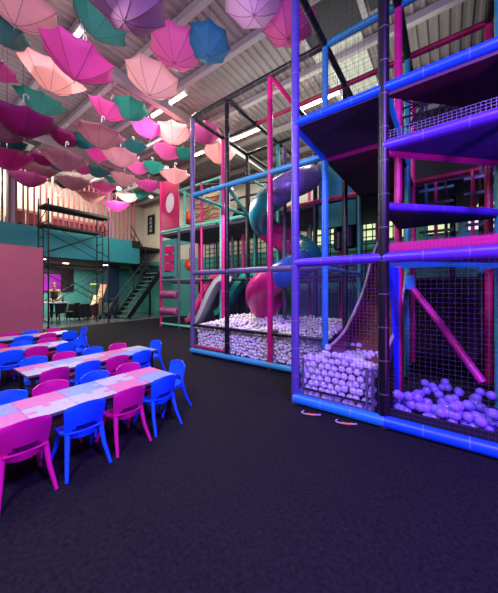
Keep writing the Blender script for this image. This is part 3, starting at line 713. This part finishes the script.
# spider strap lattices deeper in the frame
def lattice(x0, x1, y, z0, z1, nv, nh, cols, label):
    t = thing('strap_lattice', label, 'climbing net', ((x0+x1)/2, y, z0)); w = (x1-x0)
    for i in range(nv): x = -w/2+w*(i+.5)/nv; MB().tube([(x,0,0),(x,.02,(z1-z0)/2),(x,0,z1-z0)], .028, 8).obj('upright_strap', F[cols[i % len(cols)]], t, True)
    for j in range(nh): z = (z1-z0)*(j+.5)/nh; MB().box(-w/2-.04, w/2+.04, -.02, .02, z-.025, z+.025).obj('cross_strap', F[cols[(j+1) % len(cols)]] if j % 2 else F['black'], t)
lattice(-.42, .06, 6.46, 1.95, 3.6, 3, 6, ['teal','magenta','black'], 'criss-cross strap net in teal and pink left of the black strap in the near frame')
lattice(.28, .95, 6.2, 1.95, 3.6, 4, 6, ['magenta','black','plum','teal'], 'wider criss-cross strap net right of the teal and pink one')
# punch bags
for (px, py, d, r, hh, l) in ((339, 236, 6.9, .13, .72, 'narrow black punch bag hanging left of the wider one'), (349, 232, 6.6, .19, .78, 'wide dark punch bag hanging behind the black post')):
    p = at(px, py, d); t = thing('punch_bag', l, 'punch bag', p)
    MB().tube([(0,0,-hh/2),(0,0,-hh/2+.03),(0,0,hh/2-.04),(0,0,hh/2)], [r*.8,r,r,r*.7], 16).obj('bag', mat('bag_vinyl', '#241c2c', rough=.4), t, True)
    for s_ in (-1, 1): MB().tube([(s_*r*.7,0,hh/2-.02),(0,0,hh/2+.2)], .01, 5).obj('strap', m_black, t)
    MB().tube([(0,0,hh/2+.2),(0,0,Z2-p.z-.08)], .01, 5).obj('chain', m_dark, t)
# --- near dark slide (comes down toward the pit)
def chute(name, label, path, width, wall, mbed, mside, mrim, side=Vector((1,0,0)), rim_r=.02):
    """open slide chute: bed strip with two curved side walls and rolled rims; path = centre line of the bed"""
    t = thing(name, label, 'slide'); P = [Vector(p) for p in path]
    n = len(P); ups = []
    for i in range(n):
        tg = (P[min(i+1,n-1)]-P[max(i-1,0)]).normalized(); ups.append(side.cross(tg).normalized()*(1 if side.cross(tg).z > 0 else -1))
    MB().shell([[P[i]+side*width*(-.5+j/6)+ups[i]*.04*(2*j/6-1)**2 for j in range(7)] for i in range(n)], .03).obj('bed', mbed, t, True)
    for s_ in (-1, 1):
        MB().shell([[P[i]+side*s_*(width*.5+.02*j/4)+ups[i]*(.03+wall*j/4) for j in range(5)] for i in range(n)], .025).obj('side_wall', mside, t, True)
        MB().tube([P[i]+side*s_*(width*.5+.03)+ups[i]*(wall+.03) for i in range(n)], rim_r, 8).obj('rim', mrim, t, True)
    return t
def smooth_path(pts, k=4):
    P = [Vector(p) for p in pts]; out = []
    for i in range(len(P)-1):
        a = P[max(i-1,0)]; b = P[i]; c = P[i+1]; d = P[min(i+2,len(P)-1)]
        for j in range(k):
            t = j/k; out.append(.5*((2*b)+(c-a)*t+(2*a-5*b+4*c-d)*t*t+(3*b-a-3*c+d)*t**3))
    out.append(P[-1]); return out
m_plum = mat('slide_plum', '#6a1e4c', rough=.25); m_brown = mat('slide_bed_brown', '#6e2a24', rough=.5); m_rim = mat('slide_rim', '#b8a8b0', rough=.3)
chute('wave_slide', 'dark plum slide with pale rim ending over the near ball pit',
      smooth_path([(-.88, 6.4, 2.2), (-.88, 5.9, 1.85), (-.88, 5.3, 1.28), (-.88, 4.7, .9), (-.88, 4.1, .6), (-.88, 3.6, .48), (-.88, 3.38, .46)]), .56, .3, m_brown, m_plum, m_rim)
# pit gate
gt = thing('pit_gate', 'low dark metal gate frame behind the net of the near ball pit', 'gate', (0, GY[0]+.04, 0))
for x in (-1.53, -.74, -.68): MB().tube([(x,0,.1),(x,0,.6)], .016, 8).obj('upright', F['plum'], gt, True)
MB().tube([(-1.53,0,.2),(-.68,0,.2)], .014, 8).obj('bar', m_dark, gt, True); MB().tube([(-1.53,0,.12),(-.68,0,.12)], .014, 8).obj('bar', F['plum'], gt, True)
# --- balls
def sphere_mesh(name, r, m, sub=2):
    import bmesh
    bm = bmesh.new(); bmesh.ops.create_icosphere(bm, subdivisions=sub, radius=r); me = bpy.data.meshes.new(name); bm.to_mesh(me); bm.free()
    me.polygons.foreach_set('use_smooth', [True]*len(me.polygons)); me.materials.append(m); return me
m_clear = mat('clear_ball', '#e8deff', rough=.2, transmission=.2, emit=.05, ecol='#8a60ff'); m_clearR = mat('clear_ball_uv', '#a890ff', rough=.2, transmission=.25, emit=.03, ecol='#5a30ff')
me1 = sphere_mesh('pit_ball', .045, m_clear); me2 = sphere_mesh('pit_ball_large', .05, m_clearR, 3); me3 = sphere_mesh('white_ball', .035, mat('white_ball', '#e8e0e6', rough=.35), 2)
R = random.Random(11)
def put(me, nm, p, label, group):
    o = bpy.data.objects.new(nm, me); C.objects.link(o); o.location = p; tag(o, label, 'ball', group)
def heap(x, y): return .56+.09*math.sin((x+1.6)*3)-.05*math.cos(y*5)+.1*max(0, 1-abs(x+1.4)*2)*0
n1 = 0
for iz in range(8):
    z = .12+iz*.078
    for iy in range(11):
        for ix in range(11):
            x = -1.53+ix*.088+(.044 if (iz+iy) % 2 else 0); y = GY[0]+.1+iy*.082
            if x > -.66 or z > heap(x, y): continue
            if iy == 0 or z+.078 > heap(x, y):
                put(me1, 'pit_ball', (x+R.uniform(-.012,.012), y+R.uniform(-.01,.01), z+R.uniform(-.01,.01)), 'translucent pale violet ball heaped behind the net of the near pit', 'pale balls in the near ball pit'); n1 += 1
n2 = 0
for k in range(135):
    if k < 60: x = -.45+k/60*1.3+R.uniform(-.03,.03); y = 3.38+R.random()*.12+.0*k; z = .15+ R.choice((0, .085, .17))*(R.random() < .8)
    elif k < 110: x = R.uniform(-.48, .75); y = R.uniform(3.5, 3.85); z = .16+.16*R.random()*max(0, 1-abs(y-3.6)*2)
    else: x = R.uniform(-.45, .8); y = R.uniform(3.9, 4.6); z = .16+.1*R.random()
    put(me2, 'pit_ball', (x, y, z), 'large clear violet ball scattered on the floor of the dark right pit', 'clear balls scattered in the dark right pit'); n2 += 1
MB().box(GX[4]+.06, 1.6, GY[0]+.07, 5.3, .02, .1).obj('pit_mat', m_black, NF)
# far pit
stuff = MB(); import bmesh
bm = bmesh.new(); bmesh.ops.create_icosphere(bm, subdivisions=2, radius=.035); SV = [v.co.copy() for v in bm.verts]; SF = [[v.index for v in f.verts] for f in bm.faces]; bm.free()
lab3 = 'white ball in the large ball pit of the far play frame'
def far_h(x, y): return .60+.07*math.sin(x*4.1)*math.sin(y*3)+.10*min(1, max(0, (y-4.6)/1.2))+.05*R.random()
cands = []
for iz in range(10):
    for ix in range(46):
        x = -4.7+ix*.067+(.033 if iz % 2 else 0)
        if x < -1.7: cands.append((x+R.uniform(-.018,.018), GY[1]+.10+R.uniform(-.022,.022), .14+iz*.062+R.uniform(-.02,.02)))
sur = []
y = GY[1]+.17; r_ = 0
while y < 6.5:
    x = -4.7+(.037 if r_ % 2 else 0)
    while x < -1.7:
        if R.random() < .93: sur.append((x+R.uniform(-.02,.02), y+R.uniform(-.02,.02), far_h(x, y)+.03))
        x += .074
    y += .07; r_ += 1
allb = [c for c in cands if c[2] < .68]+sur
allb.sort(key=lambda p: (Vector(p)-CAM).dot(FW))
front = allb[:290]; rest = allb[290:]+[(c[0]+.03, c[1]+.06, c[2]+.02) for c in cands if c[2] < .64]
for p in front: put(me3, 'white_ball', p, lab3, 'white balls in the large far pit')
for p in rest:
    n = len(stuff.v); stuff.v += [(p[0]+v.x, p[1]+v.y, p[2]+v.z) for v in SV]
    for f in SF: stuff.face([n+i for i in f])
so = stuff.obj('white_balls', MATS['white_ball'], None, False); so.data.polygons.foreach_set('use_smooth', [True]*len(so.data.polygons)); tag(so, 'mass of small white balls filling the large far ball pit', 'balls', kind='stuff')

# --- far frame
FF = thing('play_structure', 'middle soft play frame with ball pit, grey, black and magenta padded posts', 'play structure')
post(FF, GX[0], GY[1], 0, 5.5, 'plum', .055); post(FF, GX[1], GY[1], 0, 5.5, 'black', .05); post(FF, GX[2], GY[1], 0, 5.45, 'magenta', .052)
post(FF, GX[0], GY[2], 0, 5.45, 'magenta', .055); post(FF, GX[0], GY[3], 0, 5.5, 'black', .05); post(FF, GX[1], GY[3], 0, 5.5, 'teal', .045)
post(FF, GX[2], GY[3], 0, 5.5, 'black', .045)
a, b, c = GX[0], GX[3]-.05, GY[1]
rail(FF, (a,c-.03,.08), (b,c-.03,.08), 'sky', .06); rail(FF, (a,c,Z1+.03), (b,c,Z1+.03), 'plum', .055); rail(FF, (a,c,Z2), (b,c,Z2), 'sky', .055); rail(FF, (a,c,Z3), (b,c,Z3), 'black', .055)
rail(FF, (a,c,Z2), (a,GY[3],Z2), 'mint', .045); rail(FF, (GX[1],c,Z2), (a,GY[3],Z2+.02), 'mint', .045)
rail(FF, (a,c,Z3), (a,GY[4],Z3), 'black', .05); rail(FF, (GX[1],c,Z3), (GX[1],GY[4],Z3), 'black', .05); rail(FF, (GX[2],c,Z3), (GX[2],GY[2],Z3), 'magenta', .05); rail(FF, (GX[2],GY[2],Z3), (GX[2],GY[3],Z3), 'black', .05)
rail(FF, (a-1,GY[2],Z3), (GX[1],GY[2],Z3), 'black', .045) if False else rail(FF, (a,GY[2],Z3), (GX[1],GY[2],Z3), 'black', .045)
rail(FF, (GX[1],GY[2],Z3), (b,GY[2],Z3), 'crimson', .045); rail(FF, (a,GY[3],Z3), (b,GY[3],Z3), 'black', .045)
rail(FF, (a,c,.1), (a,GY[3],.1), 'sky', .05)
MB().tube([(a,c+.0,.66),(b,c,.66)], .035, 10).obj('pit_edge', F['black'], FF, True)
MB().tube([(a,c+.02,.17),(GX[1],c+.02,.17)], .035, 10).obj('pit_edge', F['crimson'], FF, True)
MB().box(a+.05, b, GY[1]+.05, 6.55, .02, .1).obj('pit_mat', m_black, FF)
net(FF, (a,c-.01,.12), (3.13,0,0), (0,0,Z1-.14), 50, 28, m_net, .0006)
net(FF, (a,c,Z1+.05), (3.13,0,0), (0,0,Z2-Z1-.1), 60, 34, m_netdark, .001)
# --- long back structure: tower and decks
BF = thing('play_structure', 'far long soft play deck with teal rails and dark underside', 'play structure')
YB = 6.8; PX = [-8.3, -7.07, -6.14, -5.0, -3.9, -2.8, -1.7]
for x, m in zip(PX, ['grey','magenta','mint','black','grey','black','teal']):
    post(BF, x, YB+.0, 0, 5.3 if x > -7.5 else 3.9, m, .05)
    post(BF, x, 8.9, 0, 5.3, ['black','grey','magenta'][int(abs(x)*3) % 3], .05)
MB().box(-9.42, -1.5, YB+.03, 9.2, 3.62, 3.72).obj('deck', m_deck, BF); MB().box(-9.42, -1.5, YB+.5, 9.2, 1.72, 1.8).obj('deck', m_deck, BF)
rail(BF, (-9.42,YB,3.8), (-1.7,YB,3.8), 'mint', .055); rail(BF, (-9.42,YB,.1), (-6.9,YB,.1), 'mint', .05); rail(BF, (-9.42,YB,Z1), (-7.07,YB,Z1), 'grey', .05); rail(BF, (-7.07,YB,Z1-.03), (-1.7,YB,Z1-.03), 'black', .05)
rail(BF, (-8.3,YB,5.25), (-6.14,YB,5.25), 'mint', .04); rail(BF, (-6.14,YB,4.95), (-1.7,YB,4.95), 'mint', .04); rail(BF, (-8.3,YB,5.25),(-8.3,8.9,5.25),'mint',.04); rail(BF, (-5,YB,4.95), (-5,8.9,4.95), 'mint', .04)
post(BF, -8.0, YB+.02, 3.85, 5.2, 'mint', .05)
rail(BF, (-7.07,YB,5.2), (-5.0,YB+2,5.5), 'black', .04); rail(BF, (-8.3,8.9,5.3), (-1.7,8.9,5.3), 'black', .04)
MB().box(-9.3, -6, 9.2, 9.25, .1, 1.7).obj('padding', mat('dark_padding', '#20262a', rough=.6), BF)
for k in range(9): MB().tube([(-6.9+k*.55, 8.3, Z1), (-6.9+k*.55, 8.3, 3.6)], .07 if k % 3 else .05, 10).obj('foam_pillar', F[['grey','magenta','teal','black'][k % 4]], BF, True)
net(BF, (-9.3, 9.18, Z1), (7.5,0,0), (0,0,1.75), 26, 8, m_netdark, .015, 'bar_lattice')
# tower
TW_ = thing('play_tower', 'tall pink play tower panel with a round white porthole above foam rollers', 'play tower')
post(TW_, -9.42, YB, 0, 5.85, 'magenta', .055)
post(TW_, -9.42, 8.9, 0, 5.7, 'magenta', .055)
# pink panel with round hole
pan = MB(); x0, x1, za, zb = -9.4, -8.33, 3.87, 5.82; cx, cz, rr = -8.87, 4.92, .3; N_ = 32; out = []
inn = []
for i in range(N_):
    t = 2*PI*(i+.5)/N_; dx, dz = math.cos(t), math.sin(t)
    s_ = min(((x1-cx) if dx > 0 else (cx-x0))/max(abs(dx),1e-6), ((zb-cz) if dz > 0 else (cz-za))/max(abs(dz),1e-6))
    out.append((cx+dx*s_, cz+dz*s_)); inn.append((cx+dx*rr, cz+dz*rr*1.35))
for (yy, flip) in ((YB-.02, 0), (YB+.04, 1)):
    pan.grid([[(p[0], yy, p[1]) for p in out], [(p[0], yy, p[1]) for p in inn]], closed=True)
pan.grid([[(p[0], YB-.02, p[1]) for p in inn], [(p[0], YB+.04, p[1]) for p in inn]], closed=True); pan.grid([[(p[0], YB-.02, p[1]) for p in out], [(p[0], YB+.04, p[1]) for p in out]], closed=True)
pan.obj('porthole_panel', mat('pink_panel', '#c2255f', rough=.4), TW_)
MB().box(-9.35, -8.38, YB+.045, YB+.06, 4.2, 5.6).obj('back_panel', m_white, TW_)
# teal window with pink tic-tac-toe blocks
wx0, wx1, wz0, wz1 = -9.34, -8.4, 2.0, 3.45
for (a_,b_,c_,d_) in ((wx0,wx0+.16,wz0,wz1),(wx1-.16,wx1,wz0,wz1),(wx0+.16,wx1-.16,wz0,wz0+.18),(wx0+.16,wx1-.16,wz1-.2,wz1)): MB().box(a_, b_, YB-.03, YB+.03, c_, d_).obj('window_border', mat('teal_panel', '#3f8f88', rough=.5), TW_)
for i in range(3):
    for j in range(3):
        xx = wx0+.2+i*.19; zz = wz0+.22+j*.34; MB().box(xx, xx+.15, YB-.05, YB+.05, zz, zz+.29).obj('tic_tac_block', mat('block_pink', '#d01e6c', rough=.4), TW_)
# foam rollers
for i, z in enumerate((1.28, .62)):
    t = thing('foam_roller', 'pink and grey foam roller across the tower entrance, %s one' % ('upper','lower')[i], 'roller', (-8.86, YB, z), 0, 'foam rollers at the tower entrance')
    MB().tube([(-.47,0,0),(-.44,0,0),(.44,0,0),(.47,0,0)], [.12,.155,.155,.12], 18).obj('padding', mat('roller_pink', ('#9a6a86','#a83078')[i] if 0 else '#9c4a7c', rough=.4, noise=.3, nscale=5), t, True)
    MB().tube([(-.52,0,0),(.52,0,0)], .03, 8).obj('axle', m_dark, t)
# play panels upstairs: maze board, orange ball
mz = thing('maze_panel', 'orange and green activity panel on the upper deck behind the posts', 'play panel', (-7.1, YB+.5, 3.9))
MB().box(-.9, .9, 0, .04, .1, 1.2).obj('board', mat('panel_yellow', '#b0b890', rough=.5), mz)
tr_ = MB(); R5 = random.Random(5)
for k in range(6):
    z = .2+k*.17; tr_.tube([(-.8,-.03,z)]+[(-.8+i*.2, -.03, z+R5.uniform(-.07,.07)) for i in range(1,9)], .025, 6)
tr_.obj('tracks', mat('track_orange', '#d0563c', rough=.4), mz, True)
MB().tube([(-.2,-.02,.25),(.1,-.02,.7),(.5,-.02,.5),(.85,-.02,.95)], .04, 6).obj('green_track', mat('track_green', '#6fae52', rough=.4), mz, True)
def ballobj(p, r, m, label, nm, cat):
    t = thing(nm, label, cat, p); rows = []
    for k in range(11):
        ph = PI*k/10; rows.append([(r*math.sin(ph)*math.cos(a), r*math.sin(ph)*math.sin(a), r*math.cos(ph)*1.15) for a in [2*PI*i/18 for i in range(18)]])
    MB().grid(rows, closed=True).obj('ball', m, t, True); MB().tube([(0,0,r),(0,0,r+.5)], .012, 6).obj('rope', m_black, t); return t
m_or = mat('orange_vinyl', '#e0401c', rough=.35)
p = at(189, 218, 11.0); ballobj(p, .24, m_or, 'orange hanging bop ball on the upper deck right of the tower', 'bop_ball', 'ball')
p = at(189.5, 265, 10.9); ballobj(p, .2, m_or, 'dark orange hanging bop ball on the lower deck right of the tower', 'bop_ball', 'ball')
# dome opening
dm = thing('play_tunnel', 'black round tunnel mouth on the upper deck behind the magenta post', 'tunnel', (-5.5, YB+.55, 3.75))
rows = [[(.38*math.cos(a), y, .02+.42*math.sin(a)) for a in [PI*i/16 for i in range(17)]] for y in (-.3, .5)]
MB().shell(rows, .04).obj('shell', m_black, dm, True)
MB().prism([(-.38,.2),(.38,.2),(.38,.24),(-.38,.24)], .0, .42).obj('backing', m_black, dm)
# slides in the far frame (run towards -X)
def xs_path(x0, x1, y, z0, z1): return smooth_path([(x0+.25,y,z0+.02),(x0,y,z0),(x0+(x1-x0)*.3,y,z0+(z1-z0)*.28),(x0+(x1-x0)*.6,y,z0+(z1-z0)*.68),(x0+(x1-x0)*.85,y,z1+.06),(x1,y,z1)])
mp = mat('slide_pink', '#e8407c', rough=.25); mw = mat('slide_white', '#b9b6bd', rough=.25); mt = mat('slide_teal', '#2fae90', rough=.25)
Y_ = Vector((0,1,0))
chute('pink_slide', 'pink slide lane coming down behind the grey corner post', xs_path(-6.55, -8.1, 7.15, 1.9, .2), .42, .14, mp, mp, mw, Y_, .015)
chute('white_slide', 'grey-white slide lane alongside the pink one', xs_path(-5.85, -6.95, 6.5, 1.7, .3), .32, .14, mw, mw, mw, Y_, .015)
chute('teal_slide', 'teal green slide ending in the large ball pit', xs_path(-5.3, -6.7, 7.3, 1.86, .55), .45, .16, mt, mt, mt, Y_, .015)

# --- spiral tube slide
SP = thing('spiral_slide', 'spiral tube slide in purple, teal and magenta sections over the ball pit', 'slide', (-3.15, 5.75, 0))
def hp(t, r=.56):
    z = 4.2-1.85*t
    if t > 1.45: z -= (t-1.45)*.5
    return (RT*math.cos(2*PI*t)-FW*math.sin(2*PI*t))*r+Vector((0,0,z))
def seg(t0, t1, m, r0=.3, r1=.3, inner=None):
    n = 14; P = [hp(t0+(t1-t0)*i/n) for i in range(n+1)]; rs = [r0+(r1-r0)*i/n for i in range(n+1)]
    o = MB().tube(P, rs, 26, cap=False).obj('tube_section', m, SP, True)
    for e in (0, -1): 
        q = P[e]; q2 = P[1] if e == 0 else P[-2]; dv = (q2-q).normalized()*.015
        MB().tube([q-dv, q+dv], rs[e]+.022, 26, cap=False).obj('flange', m, SP, True)
tp = mat('tube_purple', '#7a6a9c', rough=.25); tt = mat('tube_teal', '#187880', rough=.25); tm = mat('tube_magenta', '#c81e7c', rough=.25); tb = mat('tube_blue', '#2a5aa8', rough=.25)
seg(-.18, .06, tp); seg(.06, .34, tp); seg(.34, .6, tt); seg(.6, .88, tm); seg(.88, 1.14, tt); seg(1.14, 1.32, tb); seg(1.32, 1.62, tm, .3, .43)
MB().tube([(0,0,.1),(0,0,4.9)], .05, 10).obj('centre_pole', F['grey'], SP, True)
for t in (.25, .75, 1.25): q = hp(t); MB().tube([(0,0,q.z), (q.x*.55,q.y*.55,q.z)], .03, 8).obj('arm', F['grey'], SP, True)
# teal mesh walls behind the spiral
tmn = mat('teal_mesh', '#2f8f88', rough=.7, noise=.2, nscale=30)
tw = thing('mesh_screen', 'teal padded mesh screens closing the deck behind the light blue post', 'screen', (0,0,0))
for (x0,x1,y,z0,z1) in ((-2.6,-1.7,6.5,3.0,3.62),(-2.6,-1.7,6.5,3.75,4.6)): MB().box(x0,x1,y,y+.03,z0,z1).obj('screen_panel', tmn, tw)
# deck behind spiral and between frames
MB().box(-3.6, GX[5]+.1, 6.5, 9.3, 3.58, 3.64).obj('deck', m_deck, BF); rail(BF, (-3.6, 6.46, 3.68), (GX[3], 6.46, 3.68), 'crimson', .05)
MB().box(-.75, 1.7, 7.4, 7.45, .0, 1.7).obj('padding', m_black, BF); MB().box(-1.6, 1.6, 7.6, 9.0, 1.7, 1.76).obj('deck', m_black, BF)  # black padding panel added as painted shade at the back of the right bay
for (x, z0) in ((-1.9, 0), (-1.0, 0), (.1, 0), (.9, 0)): post(BF, x, 7.7, 0, 3.6, 'black', .06)
for k in range(4): MB().tube([(-1.4+.5*k, 8.6, .1), (-1.4+.5*k, 8.6, 1.3)], [.16, .03], 10).obj('foam_cone', F['black'], BF, True)

# ropes ties on the floor
def tie(px, py, label):
    p = at(px, py, 1.5*FPX/(py-289)); p.z = .012
    t = thing('rope_tie', label, 'rope', p, .35)
    pts = smooth_path([(-.1,.03,0),(-.12,-.02,.0),(-.06,-.05,0),(.03,-.045,0),(.1,-.02,0)])
    MB().tube(pts, .008, 6).obj('cord', mat('tie_cord', '#b0a0c0', rough=.7), t, True); MB().tube([(-.06,-.05,.004),(0,-.056,.004),(.05,-.043,.004)], .012, 6).obj('tag_end', mat('tie_orange', '#d88860', rough=.7), t, True)
tie(312, 414, 'loose rope tie on the floor beside the base rail near the violet post'); tie(347, 423, 'loose rope tie on the floor beside the base rail near the black post')

# ------------------------------------------------------------------ camera, lights, world
cam = bpy.data.cameras.new('camera'); co = bpy.data.objects.new('camera', cam); C.objects.link(co); scn.camera = co
co.location = CAM; co.rotation_euler = (PI/2, 0, TH); cam.sensor_fit = 'HORIZONTAL'; cam.sensor_width = 36; cam.lens = 36*FPX/498; cam.shift_y = -7.5/498; cam.clip_start = .05
def area(name, loc, target, size, power, col, sy_=None, spread=None):
    l = bpy.data.lights.new(name, 'AREA'); l.energy = power; l.color = col; l.size = size
    if sy_: l.shape = 'RECTANGLE'; l.size_y = sy_
    if spread: l.spread = spread
    o = bpy.data.objects.new(name, l); C.objects.link(o); o.location = loc; o.rotation_euler = (Vector(target)-Vector(loc)).to_track_quat('-Z', 'Y').to_euler(); return o
area('ultraviolet_lamp', (1.2, .3, 5.2), (-.3, 3.3, 1.4), .8, 165, (.36, .18, 1.0))
area('ultraviolet_lamp.001', (1.6, .2, 4.6), (.6, 1.3, 0), .6, 520, (.28, .10, 1.0))
area('underside_fill', (1.7, 1.9, .5), (-.1, 3.9, 3.4), .5, 45, (.7, .12, 1.0))  # added low purple fill, out of view, to light the deck undersides
area('chair_fill', (-1.2, -1.2, 4.6), (-4.2, 1.7, .3), .8, 165, (.74, .80, 1.0))  # added fill from behind the camera, brightens tables and chairs
area('lounge_lamp', (-15.4, 5.2, 2.75), (-15.4, 5.2, 0), 1.5, 150, (1, .95, .85))
area('balcony_fill', (-14.5, 3.5, 6.4), (-15.6, 4.5, 5.0), 8, 360, (1, .93, .8), .6)  # added strip of fill to brighten the wall behind the slats
area('hall_fill', (-8.5, 5.0, 6.2), (-8.5, 5.5, 0), 3, 110, (1, .9, .85))  # added general fill for the hall, no fixture of its own
area('rear_fill', (-5.5, 8.2, 6.3), (-6.5, 7.8, 0), 3, 110, (.95, 1, .85))  # added fill over the rear decks and slides
area('slide_fill', (-6.0, 4.9, 3.3), (-6.6, 7.3, .9), 1.6, 60, (1, .95, .95))  # added fill for the slides, emitting face turned away from the camera
area('pit_fill', (-4.25, 5.0, 3.55), (-3.4, 5.4, 0), .8, 50, (1, .92, 1))  # added fill above the far balls, not a fixture
area('pit_front_fill', (-3.6, 1.2, 4.6), (-3.3, 4.4, .6), 1.0, 80, (1, .85, .95))  # added frontal fill for the far ball pit
area('partition_fill', (-8.8, .5, 5.0), (-11.5, 1.5, 1.6), 1.5, 90, (1, .85, .8))  # added fill to lift the pink partition
area('stair_fill', (-11.0, 6.0, 5.2), (-13.3, 8.2, 1.2), 1.5, 90, (.95, 1, .95))  # added fill to brighten the stair treads
area('roof_fill', (-5.0, 2.5, 5.3), (-5.0, 2.7, 6.7), 6, 110, (1, .82, .86), 5)  # added uplight standing in for bounce on the roof sheets
area('roof_fill.001', (-9.5, 3.5, 5.7), (-9.5, 3.7, 6.7), 4, 50, (1, .84, .86), 6)  # added uplight for the roof further left
area('roof_fill.002', (-2.5, 6.5, 5.7), (-2.5, 6.7, 6.7), 5, 55, (.95, 1, .85), 3)  # added uplight for the roof over the play frames
w = bpy.data.worlds.new('world'); scn.world = w; w.use_nodes = True; w.node_tree.nodes['Background'].inputs[0].default_value = (.11, .08, .16, 1); w.node_tree.nodes['Background'].inputs[1].default_value = .5
scn.view_settings.view_transform = 'Standard'; scn.view_settings.look = 'None'; scn.view_settings.exposure = 0
